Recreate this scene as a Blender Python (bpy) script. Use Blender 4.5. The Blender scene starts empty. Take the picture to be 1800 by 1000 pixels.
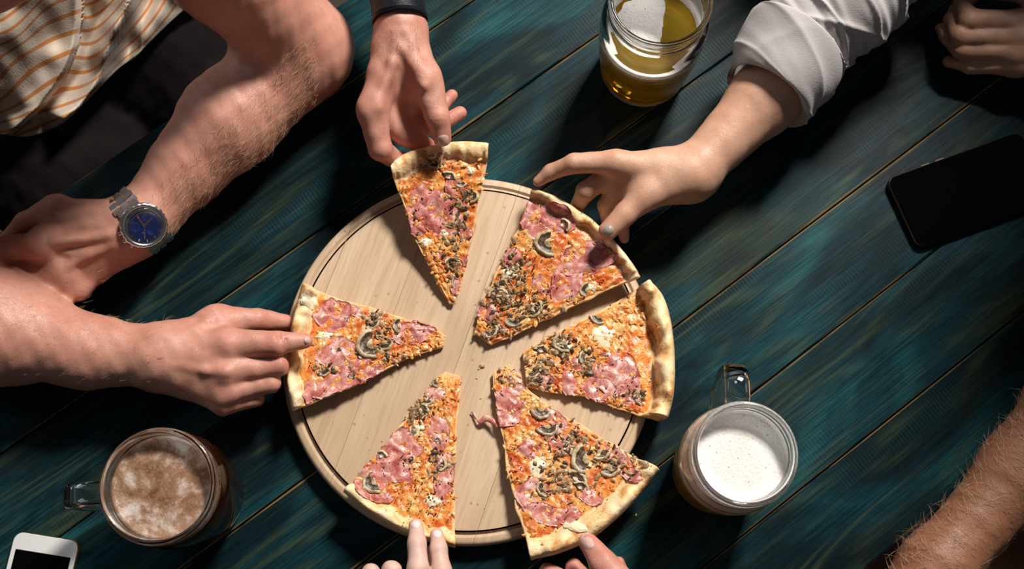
import bpy, bmesh, math, random
import numpy as np
from mathutils import Vector, Matrix
random.seed(7); rng = np.random.default_rng(7)
sc = bpy.context.scene
COL = sc.collection
# ------------------------------------------------------------------ camera
TH = math.radians(14.0); HC = 1.0; FPX = 2062.0
cam_d = bpy.data.cameras.new('camera'); cam = bpy.data.objects.new('camera', cam_d); COL.objects.link(cam)
cam.location = (0, -HC*math.tan(TH), HC); cam.rotation_euler = (TH, 0, 0)
cam_d.sensor_width = 36; cam_d.lens = FPX/1800*36; cam_d.clip_start = .01
sc.camera = cam
# ------------------------------------------------------------------ world, light, exposure
w = bpy.data.worlds.new('world'); sc.world = w; w.use_nodes = True
w.node_tree.nodes['Background'].inputs[0].default_value = (.78, .86, 1, 1)
w.node_tree.nodes['Background'].inputs[1].default_value = .055
def area(name, loc, tgt, sx, sy, power, col):
    l = bpy.data.lights.new(name, 'AREA'); l.shape = 'RECTANGLE'; l.size = sx; l.size_y = sy; l.energy = power; l.color = col
    o = bpy.data.objects.new(name, l); COL.objects.link(o); o.location = loc
    o.rotation_euler = (Vector(tgt)-Vector(loc)).to_track_quat('-Z', 'Y').to_euler(); return o
area('window_light', (.85, 1.5, 1.85), (0, 0, 0), .42, .42, 108, (1, .965, .92))
area('side_window_light', (-1.9, .9, 1.3), (0, 0, 0), .9, .9, 7, (.92, .96, 1))
sc.view_settings.view_transform = 'Standard'; sc.view_settings.look = 'None'
sc.view_settings.gamma = 1; sc.view_settings.use_curve_mapping = False; sc.view_settings.exposure = 0.0
sc.cycles.max_bounces = 16; sc.cycles.transmission_bounces = 14; sc.cycles.glossy_bounces = 6

# ------------------------------------------------------------------ photo pixel + height -> place in the room
CAM = np.array([0, -HC*math.tan(TH), HC]); UP = np.array([0, math.cos(TH), math.sin(TH)]); FW = np.array([0, math.sin(TH), -math.cos(TH)])
def P(px, py, z):
    px = np.asarray(px, float); py = np.asarray(py, float); z = np.asarray(z, float)
    px, py, z = np.broadcast_arrays(px, py, z)
    d = np.stack([(px-900)/FPX, (500-py)/FPX*UP[1]+FW[1], (500-py)/FPX*UP[2]+FW[2]], -1)
    return CAM + d*((z-HC)/d[..., 2])[..., None]
def depth(p): return (np.asarray(p)-CAM) @ FW
def proj(p):
    q = np.asarray(p)-CAM; t = q @ FW
    return 900+FPX*q[..., 0]/t, 500-FPX*(q @ UP)/t
def J(px, py, zc, r):
    p = P(px, py, zc/100.); return p, r*depth(p)/FPX
def V(px, py, zc): return Vector(P(px, py, zc/100.))

# ------------------------------------------------------------------ helpers
def tag(o, label=None, cat=None, group=None, kind=None):
    if label: o['label'] = label
    if cat: o['category'] = cat
    if group: o['group'] = group
    if kind: o['kind'] = kind
    return o
def empty(name, loc, label, cat, group=None):
    o = bpy.data.objects.new(name, None); COL.objects.link(o); o.location = loc; o.empty_display_size = .02
    return tag(o, label, cat, group)
def link(name, me, mat, parent=None, smooth=True, keep=True):
    o = bpy.data.objects.new(name, me); COL.objects.link(o)
    for m in (mat if isinstance(mat, (list, tuple)) else [mat]): me.materials.append(m)
    if smooth: me.polygons.foreach_set('use_smooth', np.ones(len(me.polygons), bool))
    if parent:
        o.parent = parent
        if keep: o.matrix_parent_inverse = Matrix.Translation(-parent.location) if parent.parent is None else Matrix.Translation(-parent.parent.location) if False else Matrix()
        if keep: o.location = -Vector(parent.location) if parent.type == 'EMPTY' else (0, 0, 0)
        if keep: o.matrix_parent_inverse = Matrix()
    return o
def mesh(name, v, f):
    me = bpy.data.meshes.new(name); v = np.asarray(v, float)
    f = np.asarray(f) if not isinstance(f, list) else f
    me.from_pydata(v.tolist(), [], f.tolist() if hasattr(f, 'tolist') else f); me.update(); return me
def attr(me, name, vals):
    a = me.attributes.new(name, 'FLOAT', 'POINT'); a.data.foreach_set('value', np.asarray(vals, np.float32))
def from_bm(name, bm):
    me = bpy.data.meshes.new(name); bm.normal_update(); bm.to_mesh(me); bm.free(); return me
def grid_faces(nu, nv, wrap_u=False, off=0):
    i, j = np.meshgrid(np.arange(nu if wrap_u else nu-1), np.arange(nv-1), indexing='ij'); i2 = (i+1) % nu
    return (np.stack([i*nv+j, i2*nv+j, i2*nv+j+1, i*nv+j+1], -1).reshape(-1, 4)+off)
def lathe(name, prof, seg, mat, parent, cx=0, cy=0, cz=0):
    prof = np.array(prof, float); n = len(prof); a = np.linspace(0, 2*math.pi, seg, endpoint=False)
    v = np.stack([cx+np.outer(np.cos(a), prof[:, 0]), cy+np.outer(np.sin(a), prof[:, 0]), cz+np.tile(prof[:, 1], (seg, 1))], -1).reshape(-1, 3)
    me = mesh(name, v, grid_faces(seg, n, True))
    bm = bmesh.new(); bm.from_mesh(me); bmesh.ops.remove_doubles(bm, verts=bm.verts, dist=1e-6)
    bmesh.ops.recalc_face_normals(bm, faces=bm.faces); bm.to_mesh(me); bm.free()
    return link(name, me, mat, parent)
def smooth_line(pts, n):
    pts = np.array(pts, float); d = np.r_[0, np.cumsum(np.linalg.norm(np.diff(pts, axis=0), axis=1))]; t = np.linspace(0, d[-1], n)
    return np.stack([np.interp(t, d, pts[:, k]) for k in range(pts.shape[1])], -1)
def catmull(pts, n):
    pts = np.array(pts, float); q = np.vstack([2*pts[0]-pts[1], pts, 2*pts[-1]-pts[-2]]); out = []
    for t in np.linspace(0, len(pts)-1-1e-9, n):
        i = int(t); s = t-i; a, b, c, d = q[i:i+4]
        out.append(.5*(2*b+(c-a)*s+(2*a-5*b+4*c-d)*s*s+(3*b-a-3*c+d)*s**3))
    return np.array(out)
def vnoise(p, seed=0, oct=3):
    """cheap smooth noise from sines, p (...,3) in metres already scaled"""
    r = np.random.default_rng(seed); out = 0; amp = 1; tot = 0; p = np.asarray(p, float)
    for o in range(oct):
        for _ in range(4):
            k = r.normal(size=p.shape[-1]); k /= np.linalg.norm(k); out = out+amp*np.sin((p @ k)*6.28*(2**o)*r.uniform(.7, 1.3)+r.uniform(0, 6.28)); tot += amp
        amp *= .55
    return out/tot*2

# ------------------------------------------------------------------ material toolkit
class NT:
    def __init__(s, name):
        s.m = bpy.data.materials.new(name); s.m.use_nodes = True; s.t = s.m.node_tree; s.t.nodes.clear()
        s.out = s.t.nodes.new('ShaderNodeOutputMaterial'); s.b = s.t.nodes.new('ShaderNodeBsdfPrincipled'); s.t.links.new(s.b.outputs[0], s.out.inputs[0])
    def n(s, typ, **kw):
        d = s.t.nodes.new('ShaderNode'+typ)
        for k, v in kw.items(): setattr(d, k, v)
        return d
    def put(s, inp, v):
        if isinstance(v, bpy.types.NodeSocket): s.t.links.new(v, inp)
        else: inp.default_value = (*v, 1) if isinstance(v, tuple) and len(v) == 3 and inp.type == 'RGBA' else v
    def obj(s): return s.n('TexCoord').outputs['Object']
    def mapping(s, vec, scale=(1, 1, 1), rot=(0, 0, 0), loc=(0, 0, 0)):
        d = s.n('Mapping'); s.put(d.inputs[0], vec); d.inputs['Scale'].default_value = scale; d.inputs['Rotation'].default_value = rot; s.put(d.inputs['Location'], loc); return d.outputs[0]
    def noise(s, vec, scale, detail=3, rough=.5, dist=0.):
        d = s.n('TexNoise'); s.put(d.inputs['Vector'], vec); d.inputs['Scale'].default_value = scale; d.inputs['Detail'].default_value = detail
        d.inputs['Roughness'].default_value = rough; d.inputs['Distortion'].default_value = dist; return d.outputs['Fac']
    def voro(s, vec, scale, feat='F1'):
        d = s.n('TexVoronoi', feature=feat); s.put(d.inputs['Vector'], vec); d.inputs['Scale'].default_value = scale; return d.outputs['Distance']
    def ramp(s, fac, stops, interp='LINEAR'):
        d = s.n('ValToRGB'); s.put(d.inputs[0], fac); e = d.color_ramp.elements; d.color_ramp.interpolation = interp
        while len(e) < len(stops): e.new(.5)
        for q, (p, c) in zip(e, stops): q.position = p; q.color = (*c, 1) if isinstance(c, tuple) else (c, c, c, 1)
        return d.outputs[0]
    def math(s, op, a, b=None, c=None):
        d = s.n('Math', operation=op); s.put(d.inputs[0], a)
        if b is not None: s.put(d.inputs[1], b)
        if c is not None: s.put(d.inputs[2], c)
        return d.outputs[0]
    def mix(s, f, a, b, mode='MIX'):
        d = s.n('Mix', data_type='RGBA', blend_type=mode); s.put(d.inputs[0], f); s.put(d.inputs[6], a); s.put(d.inputs[7], b); return d.outputs[2]
    def attr(s, name): return s.n('Attribute', attribute_name=name).outputs['Fac']
    def bump(s, h, strength=.3, dist=.001):
        d = s.n('Bump'); s.put(d.inputs['Height'], h); d.inputs['Strength'].default_value = strength; d.inputs['Distance'].default_value = dist; s.t.links.new(d.outputs[0], s.b.inputs['Normal'])
    def set(s, **kw):
        for k, v in kw.items():
            nm = {'color': 'Base Color', 'rough': 'Roughness', 'metal': 'Metallic', 'ior': 'IOR', 'trans': 'Transmission Weight', 'sss': 'Subsurface Weight', 'sssr': 'Subsurface Radius', 'ssss': 'Subsurface Scale', 'coat': 'Coat Weight', 'coatr': 'Coat Roughness', 'spec': 'Specular IOR Level', 'sheen': 'Sheen Weight'}[k]
            s.put(s.b.inputs[nm], v)
        return s.m
def plain(name, col, rough=.5, metal=0, **kw):
    t = NT(name); return t.set(color=col, rough=rough, metal=metal, **kw)

# ---- table stain
def table_mat():
    t = NT('stained_plank'); o = t.obj(); rnd = t.n('ObjectInfo').outputs['Random']
    off = t.n('CombineXYZ'); t.put(off.inputs[0], t.math('MULTIPLY', rnd, 37.)); t.put(off.inputs[1], t.math('MULTIPLY', rnd, 11.))
    p = t.mapping(o, loc=off.outputs[0])
    fig = t.noise(t.mapping(p, (1.6, 11, 1)), 1.0, 2, .5, .35)
    rings = t.math('SINE', t.math('MULTIPLY', fig, 95.))
    rl = t.ramp(t.math('MULTIPLY_ADD', rings, .5, .5), [(0, 0.), (.55, .25), (1, 1.)])
    fine = t.noise(t.mapping(p, (14, 520, 1)), 1.0, 4, .65)
    mid = t.noise(t.mapping(p, (3, 60, 1)), 1.0, 4, .6)
    blot = t.noise(t.mapping(p, (5, 11, 1)), 1.0, 4, .55, .8)
    hue = t.noise(t.mapping(p, (4, 9, 1), loc=(9, 4, 0)), 1.0, 3, .5, .4)
    base = t.ramp(blot, [(.32, (.0022, .0055, .0075)), (.47, (.004, .016, .020)), (.58, (.006, .040, .050)), (.72, (.016, .095, .10))])
    base = t.mix(t.ramp(hue, [(.56, 0.), (.72, .6)]), base, (.045, .05, .018))
    base = t.mix(t.ramp(hue, [(.26, .7), (.4, 0.)]), base, (.018, .014, .022))
    base = t.mix(t.math('MULTIPLY', rl, t.ramp(mid, [(.42, 0.), (.62, .5)])), base, (.06, .08, .035))
    base = t.mix(t.ramp(fine, [(.35, .75), (.6, 0.)]), base, (.002, .006, .008))
    base = t.mix(t.ramp(fine, [(.66, 0.), (.80, .35)]), base, (.09, .13, .09))
    # cross-cut saw ripple
    saw = t.math('SINE', t.math('MULTIPLY_ADD', t.noise(t.mapping(p, (30, 8, 1)), 1., 2), 14., t.math('MULTIPLY', t.n('SeparateXYZ').outputs[0], 1.)))
    wv = t.n('TexWave', wave_type='BANDS', bands_direction='X'); t.put(wv.inputs[0], p); wv.inputs['Scale'].default_value = 95; wv.inputs['Distortion'].default_value = 2.2; wv.inputs['Detail'].default_value = 2
    sawm = t.math('MULTIPLY', wv.outputs['Fac'], t.ramp(t.noise(t.mapping(p, (6, 26, 1), loc=(3, 3, 0)), 1., 2), [(.56, 0.), (.74, .32)]))
    base = t.mix(sawm, base, (.03, .085, .09))
    # knots
    vo = t.n('TexVoronoi'); t.put(vo.inputs['Vector'], t.mapping(p, (4.2, 9, 1))); vo.inputs['Scale'].default_value = 1.0; kd = vo.outputs['Distance']
    base = t.mix(t.ramp(kd, [(.03, .85), (.075, 0.)]), base, (.02, .014, .008))
    # worn bare edges
    edge = t.attr('edge'); wear = t.noise(t.mapping(p, (9, 3, 1), loc=(1, 7, 0)), 1., 4, .6)
    base = t.mix(t.math('MULTIPLY', edge, t.ramp(wear, [(.44, 0.), (.58, .9)])), base, (.19, .125, .05))
    t.bump(t.math('ADD', t.math('MULTIPLY', fine, .6), t.math('ADD', t.math('MULTIPLY', rl, .25), sawm)), .4, .0005)
    return t.set(color=base, rough=t.ramp(mid, [(.3, .34), (.7, .48)]), spec=.08)
M_TABLE = table_mat()
def board_mat():
    t = NT('beech_board'); o = t.obj(); rnd = t.n('ObjectInfo').outputs['Random']
    off = t.n('CombineXYZ'); t.put(off.inputs[0], t.math('MULTIPLY', rnd, 23.)); p = t.mapping(o, loc=off.outputs[0])
    g = t.noise(t.mapping(p, (9, 1.5, 1)), 1., 2, .5, .6); ring = t.math('SINE', t.math('MULTIPLY', g, 42.))
    fl = t.noise(t.mapping(p, (420, 18, 1)), 1., 3, .6); bl = t.noise(t.mapping(p, (9, 4, 1)), 1.5, 3)
    c = t.ramp(bl, [(.3, (.54, .37, .225)), (.7, (.68, .50, .335))])
    c = t.mix(t.ramp(ring, [(.2, 0.), (.9, .28)]), c, (.40, .24, .12))
    c = t.mix(t.ramp(fl, [(.45, 0.), (.72, .4)]), c, (.33, .20, .11))
    c = t.mix(t.math('MULTIPLY', rnd, .22), c, (.42, .27, .16))
    c = t.mix(t.ramp(t.voro(o, 60), [(.04, .6), (.09, 0.)]), c, (.22, .12, .06))
    t.bump(fl, .18, .0004); return t.set(color=c, rough=.48, spec=.4)
M_BOARD = board_mat()
def skin_mat(name, c1, c2, red, freck=.0, rough=.38):
    t = NT(name); o = t.obj(); n1 = t.noise(o, 28, 4, .6); n2 = t.noise(o, 260, 3, .6); n3 = t.noise(o, 1500, 2, .6)
    c = t.ramp(n1, [(.3, c1), (.7, c2)]); c = t.mix(t.ramp(n2, [(.45, 0.), (.75, .35)]), c, red)
    c = t.mix(t.math('MULTIPLY', t.attr('blush'), .75), c, red)
    if freck: c = t.mix(t.ramp(t.voro(o, 130), [(.05, freck), (.12, 0.)]), c, (.22, .09, .045))
    cr = t.voro(t.mapping(o, (1, 1, 1)), 900, 'DISTANCE_TO_EDGE')
    h = t.math('ADD', t.math('MULTIPLY', n3, .35), t.math('ADD', t.math('MULTIPLY', n2, .8), t.ramp(cr, [(0, 0.), (.15, .25)])))
    t.bump(h, .42, .0007)
    return t.set(color=c, rough=rough, sss=.12, sssr=(1, .35, .2), ssss=.006, spec=.45)
SK_RED = skin_mat('skin_ruddy', (.50, .225, .155), (.62, .315, .23), (.58, .14, .10), .25)
SK_TAN = skin_mat('skin_warm', (.55, .30, .19), (.64, .37, .25), (.58, .22, .14))
SK_PALE = skin_mat('skin_pale', (.62, .40, .31), (.70, .48, .39), (.66, .30, .24))
SK_DARK = skin_mat('skin_tanned', (.30, .125, .065), (.36, .16, .085), (.34, .11, .06))
HAIR_FAIR = plain('fair_hair', (.62, .40, .24), .4); HAIR_BROWN = plain('brown_hair', (.28, .15, .07), .4)
NAIL = plain('fingernail', (.66, .40, .34), .22, coat=.4, sss=.1); NAIL_PALE = plain('pale_fingernail', (.78, .62, .60), .2, coat=.5); NAIL_GREY = plain('grey_nail_polish', (.36, .30, .24), .16, coat=.8)
def dough_mat():
    t = NT('baked_dough'); o = t.obj(); n = t.noise(o, 55, 4, .6); n2 = t.noise(o, 190, 3, .6); rim = t.attr('rim')
    c = t.ramp(n, [(.34, (.90, .72, .46)), (.52, (.86, .60, .30)), (.62, (.68, .34, .10)), (.74, (.26, .08, .025))])
    c = t.mix(t.ramp(n2, [(.5, 0.), (.8, .45)]), c, (.90, .74, .52))
    c = t.mix(t.ramp(rim, [(.0, .75), (.35, 0.)]), c, (.80, .42, .17))
    t.bump(t.math('ADD', n, n2), .6, .0015); return t.set(color=c, rough=.55, sss=.08, ssss=.004)
M_DOUGH = dough_mat()
def sauce_mat():
    t = NT('sauce_and_cheese'); o = t.obj(); n = t.noise(o, 34, 5, .6, .6); n2 = t.noise(o, 95, 4, .65, .5); n3 = t.noise(o, 420, 3, .6)
    c = t.ramp(n, [(.30, (.50, .055, .012)), (.43, (.66, .14, .022)), (.52, (.78, .27, .045)), (.62, (.80, .43, .13)), (.75, (.86, .66, .36))])
    c = t.mix(t.ramp(n2, [(.50, 0.), (.62, .75)]), c, (.80, .36, .10))
    c = t.mix(t.ramp(n2, [(.30, .7), (.42, 0.)]), c, (.40, .035, .012))
    c = t.mix(t.ramp(n3, [(.58, 0.), (.72, .5)]), c, (.88, .62, .36))
    t.bump(t.math('ADD', n2, t.math('MULTIPLY', n3, .5)), .7, .0016); return t.set(color=c, rough=.27, spec=.55, sss=.06, ssss=.003)
M_SAUCE = sauce_mat()
def ham_mat():
    t = NT('cooked_ham'); o = t.obj(); n = t.noise(o, 75, 5, .7, 1.0); n2 = t.noise(o, 330, 3, .6)
    c = t.ramp(n, [(.34, (.34, .06, .04)), (.46, (.52, .15, .12)), (.56, (.66, .29, .24)), (.68, (.80, .54, .47))])
    c = t.mix(t.ramp(n2, [(.62, 0.), (.75, .5)]), c, (.86, .62, .52))
    t.bump(t.math('ADD', n, n2), .5, .001); return t.set(color=c, rough=.30, spec=.5, sss=.1, ssss=.003)
M_HAM = ham_mat()
def noisy(name, stops, scale, rough, bump=.4, **kw):
    t = NT(name); o = t.obj(); n = t.noise(o, scale, 4, .6); t.bump(n, bump, .0008); return t.set(color=t.ramp(n, stops), rough=rough, **kw)
M_MUSH = noisy('mushroom_flesh', [(.3, (.26, .17, .08)), (.5, (.52, .39, .22)), (.7, (.74, .62, .43))], 260, .45)
M_GILL = noisy('mushroom_gill', [(.3, (.022, .012, .006)), (.55, (.085, .045, .018)), (.75, (.28, .16, .07))], 500, .4)
M_HERB = noisy('dried_herb', [(.3, (.012, .010, .006)), (.6, (.04, .035, .018)), (.8, (.20, .16, .08))], 300, .6)
M_SHRED = noisy('mushroom_shred', [(.3, (.09, .05, .022)), (.5, (.34, .20, .09)), (.7, (.66, .48, .27))], 180, .45)
M_MELT = noisy('browned_cheese', [(.3, (.62, .16, .03)), (.5, (.80, .36, .08)), (.7, (.88, .60, .26))], 120, .3, sss=.08, ssss=.003)
M_CHEESE = noisy('melted_cheese', [(.3, (.80, .62, .33)), (.6, (.86, .76, .55)), (.8, (.88, .82, .66))], 90, .3, sss=.1, ssss=.004)
def glass_mat():
    t = NT('clear_glass'); return t.set(color=(.97, .985, .98), rough=.0, trans=1., ior=1.5)
M_GLASS = glass_mat()
def beer_mat(name, c):
    t = NT(name); return t.set(color=c, rough=.03, trans=.78, ior=1.33)
M_BEER = beer_mat('pale_beer', (.98, .62, .04)); M_BEERD = beer_mat('brown_beer', (.14, .042, .010))
def foam_mat(name, stops, patch):
    t = NT(name); o = t.obj(); n = t.noise(o, patch, 5, .65, .3); v = t.voro(o, 420); v2 = t.voro(o, 170)
    c = t.ramp(n, stops); c = t.mix(t.ramp(v2, [(.08, .7), (.14, 0.)]), c, (.28, .19, .12)); c = t.mix(t.ramp(v, [(.1, .45), (.3, 0.)]), c, (.52, .42, .34))
    t.bump(t.math('ADD', v, n), .35, .0006); return t.set(color=c, rough=.5, sss=.1, ssss=.004)
M_FOAM = foam_mat('white_foam', [(.3, (.78, .70, .64)), (.7, (.88, .84, .80))], 30)
M_FOAMB = foam_mat('brown_foam', [(.36, (.14, .055, .02)), (.50, (.30, .16, .09)), (.60, (.52, .40, .33)), (.74, (.74, .68, .64))], 42)
M_STEEL = plain('brushed_steel', (.82, .80, .76), .24, 1.); M_STEELD = plain('dark_steel', (.20, .18, .17), .3, 1.)
M_BLACKG = plain('black_screen_glass', (.001, .001, .001), .08, spec=.2); M_WHITE = plain('white_phone_face', (.70, .68, .66), .25, coat=.5); M_GOLD = plain('gold_rim', (.72, .55, .25), .28, 1.)
M_BRONZE = plain('dark_bronze_rim', (.16, .10, .075), .35, 1.)
M_BLUE = plain('blue_dial', (.012, .028, .20), .25, coat=1.); M_ROSE = plain('rose_hands', (.80, .50, .36), .25, 1.)
def cloth_mat(name, c1, c2, rough=.85, sheen=.15, spec=.4):
    t = NT(name); o = t.obj(); a = t.noise(t.mapping(o, (1600, 300, 300)), 1., 2); b = t.noise(t.mapping(o, (300, 1600, 300)), 1., 2); n = t.noise(o, 14, 3)
    t.bump(t.math('ADD', a, b), .35, .0005); return t.set(color=t.ramp(n, [(.3, c1), (.7, c2)]), rough=rough, sheen=sheen, spec=spec)
M_SLEEVE = cloth_mat('grey_shirt_cloth', (.40, .36, .345), (.48, .44, .425)); M_JEANS = cloth_mat('dark_trouser_cloth', (.005, .0038, .0038), (.012, .0088, .0088), .9, 0., .05)
M_SHORTS = cloth_mat('white_cloth', (.72, .74, .80), (.80, .82, .86)); M_LEATHER = cloth_mat('black_leather', (.008, .010, .014), (.014, .018, .025), .42, 0., .25)
def shirt_mat():
    t = NT('striped_shirt_cloth'); o = t.obj(); f = t.math('ABSOLUTE', t.math('SUBTRACT', t.math('FRACT', t.attr('stripe')), .5))
    m = t.ramp(f, [(.105, 1.), (.145, 0.)]); n = t.noise(o, 25, 3); c = t.ramp(n, [(.3, (.50, .40, .30)), (.7, (.60, .50, .40))])
    c = t.mix(m, c, (.46, .17, .035)); a = t.noise(t.mapping(o, (1200, 260, 260)), 1., 2); b = t.noise(t.mapping(o, (260, 1200, 260)), 1., 2); t.bump(t.math('ADD', a, b), .35, .0005)
    return t.set(color=c, rough=.85, sheen=.15)
M_SHIRT = shirt_mat()

# ------------------------------------------------------------------ floor
t = NT('brown_floor'); o_ = t.obj(); t.set(color=t.ramp(t.noise(t.mapping(o_, (2, 14, 1)), 1., 4), [(.3, (.020, .011, .006)), (.7, (.035, .019, .010))]), rough=.6)
fl = link('floor', mesh('floor', [(-2.2, -2.2, -.75), (2.2, -2.2, -.75), (2.2, 2.2, -.75), (-2.2, 2.2, -.75)], [[0, 1, 2, 3]]), t.m, smooth=False); fl['kind'] = 'structure'

# ------------------------------------------------------------------ table of stained planks
a0, a1 = P(1338, 680, 0), P(1670, 422, 0); D = (a1-a0)[:2]; D /= np.linalg.norm(D); N = np.array([-D[1], D[0]]); ANG = math.atan2(D[1], D[0])
seams_px = [(170, 293), (620, 145), (795, 240), (1062, 254), (1300, 276), (1416, 400), (1547, 516), (1600, 706), (1600, 935)]
# last and first are the table's long edges
offs = [float(P(x, y, 0)[:2] @ N) for x, y in seams_px]
table = empty('plank_table', (0, 0, -.75), 'dark teal stained wooden plank table under the pizza board and mugs', 'table')
def plank(o0, o1, thick=.028):
    g = .0007; y0, y1 = o0+g, o1-g; L = 1.25; c = .0011
    ys = [y0, y0, y0+c, y1-c, y1, y1]; zs = [-thick, -c*.8, 0, 0, -c*.8, -thick]; ed = [0, 1, .35, .35, 1, 0]
    nx = 26; v = []; e = []
    for i in range(nx):
        x = -L+2*L*i/(nx-1)
        for k in range(6):
            wob = (.0006*math.sin(x*23+k//3*2+o0*90)+.0004*math.sin(x*61+k//3+o1*50)) if k in (1, 2, 3, 4) else 0
            v.append((x, ys[k]+(wob if k in (2, 3) else 0), zs[k])); e.append(ed[k])
    # separate top verts for crisp worn edge
    f = []
    for i in range(nx-1):
        for k in range(6):
            k2 = (k+1) % 6; f.append([i*6+k, (i+1)*6+k, (i+1)*6+k2, i*6+k2])
    f.append([5, 4, 3, 2, 1, 0]); f.append([(nx-1)*6+k for k in range(6)])
    me = mesh('plank', v, f); a = me.attributes.new('edge', 'FLOAT', 'FACE'); vals = []
    for p in me.polygons:
        nz = abs(p.normal.z); vals.append(1. if .3 < nz < .95 else 0.)
    a.data.foreach_set('value', vals)
    bm = bmesh.new(); bm.from_mesh(me); bmesh.ops.recalc_face_normals(bm, faces=bm.faces); bm.to_mesh(me); bm.free(); return me
so = sorted(offs)
for i in range(len(so)-1):
    o = link('plank', plank(so[i], so[i+1]), M_TABLE, table, smooth=False, keep=False)
    o.location = (0, 0, .75-.00015*(i % 3)); o.rotation_euler = (0, 0, ANG)
# apron and legs underneath
def box(name, x0, x1, y0, y1, z0, z1, mat, parent, bev=.003):
    v = [(x, y, z) for x in (x0, x1) for y in (y0, y1) for z in (z0, z1)]
    me = mesh(name, v, [[0, 1, 3, 2], [4, 6, 7, 5], [0, 4, 5, 1], [2, 3, 7, 6], [0, 2, 6, 4], [1, 5, 7, 3]])
    bm = bmesh.new(); bm.from_mesh(me); bmesh.ops.bevel(bm, geom=bm.edges[:], offset=bev, segments=2, affect='EDGES'); bmesh.ops.recalc_face_normals(bm, faces=bm.faces); bm.to_mesh(me); bm.free()
    return link(name, me, mat, parent, smooth=False, keep=False)
for xx in (-.9, .9):
    o = box('batten', xx-.04, xx+.04, so[0]+.05, so[-1]-.05, -.06, -.0285, M_TABLE, table); o.location = (0, 0, .75); o.rotation_euler = (0, 0, ANG)
    for yy in (so[0]+.09, so[-1]-.09):
        o = box('leg', xx-.035, xx+.035, yy-.035, yy+.035, -.75, -.06, M_TABLE, table); o.location = (0, 0, .75); o.rotation_euler = (0, 0, ANG)

# ------------------------------------------------------------------ round board of glued staves
bc, BR = J(824, 623, 1.8, 329); bc = bc.copy(); ZB = .018
board = empty('round_pizza_board', (bc[0], bc[1], 0), 'round pale wooden serving board with grooved rim under the pizza slices', 'board')
gdir = P(695, 545, ZB)-P(740, 425, ZB); gang = math.atan2(gdir[1], gdir[0])+math.pi/2   # local y = grain
prof = [(0, ZB)]+[(BR*k/12*.93, ZB) for k in range(1, 13)]+[(BR-.0125, ZB), (BR-.0115, ZB-.0012), (BR-.0103, ZB-.0021), (BR-.0088, ZB-.0021), (BR-.0076, ZB-.0010), (BR-.0068, ZB-.0003), (BR-.0035, ZB-.0004), (BR-.0015, ZB-.0014), (BR-.0003, ZB-.004), (BR, ZB-.008), (BR-.0008, .003), (BR-.003, 0), (0, 0)]
def disc_bm():
    bm = bmesh.new(); seg = 180; rings = []
    for r, z in prof:
        rings.append([bm.verts.new((0, 0, z))] if r == 0 else [bm.verts.new((r*math.cos(2*math.pi*i/seg), r*math.sin(2*math.pi*i/seg), z)) for i in range(seg)])
    for a, b in zip(rings, rings[1:]):
        for i in range(seg):
            j = (i+1) % seg
            if len(a) == 1: bm.faces.new((a[0], b[i], b[j]))
            elif len(b) == 1: bm.faces.new((a[i], b[0], a[j]))
            else: bm.faces.new((a[i], b[i], b[j], a[j]))
    bmesh.ops.recalc_face_normals(bm, faces=bm.faces); return bm
cs = P(728, 455, ZB)-bc; cut0 = cs[0]*math.cos(-gang)-cs[1]*math.sin(-gang)
cuts = [-BR-1, cut0-.062, cut0, cut0+.066, cut0+.128, BR+1]
for i in range(len(cuts)-1):
    bm = disc_bm(); gp = .00014
    for x, s in ((cuts[i]+gp, -1), (cuts[i+1]-gp, 1)):
        r = bmesh.ops.bisect_plane(bm, geom=bm.verts[:]+bm.edges[:]+bm.faces[:], plane_co=(x, 0, 0), plane_no=(s, 0, 0), clear_outer=True)
        ed = [e for e in r['geom_cut'] if isinstance(e, bmesh.types.BMEdge)]
        if ed: bmesh.ops.holes_fill(bm, edges=ed)
    o = link('stave', from_bm('stave', bm), M_BOARD, board, keep=False); o.location = (0, 0, .0003-.0001*(i % 2)); o.rotation_euler = (0, 0, gang)
    md = o.modifiers.new('edge', 'EDGE_SPLIT'); md.split_angle = math.radians(40)

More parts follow.
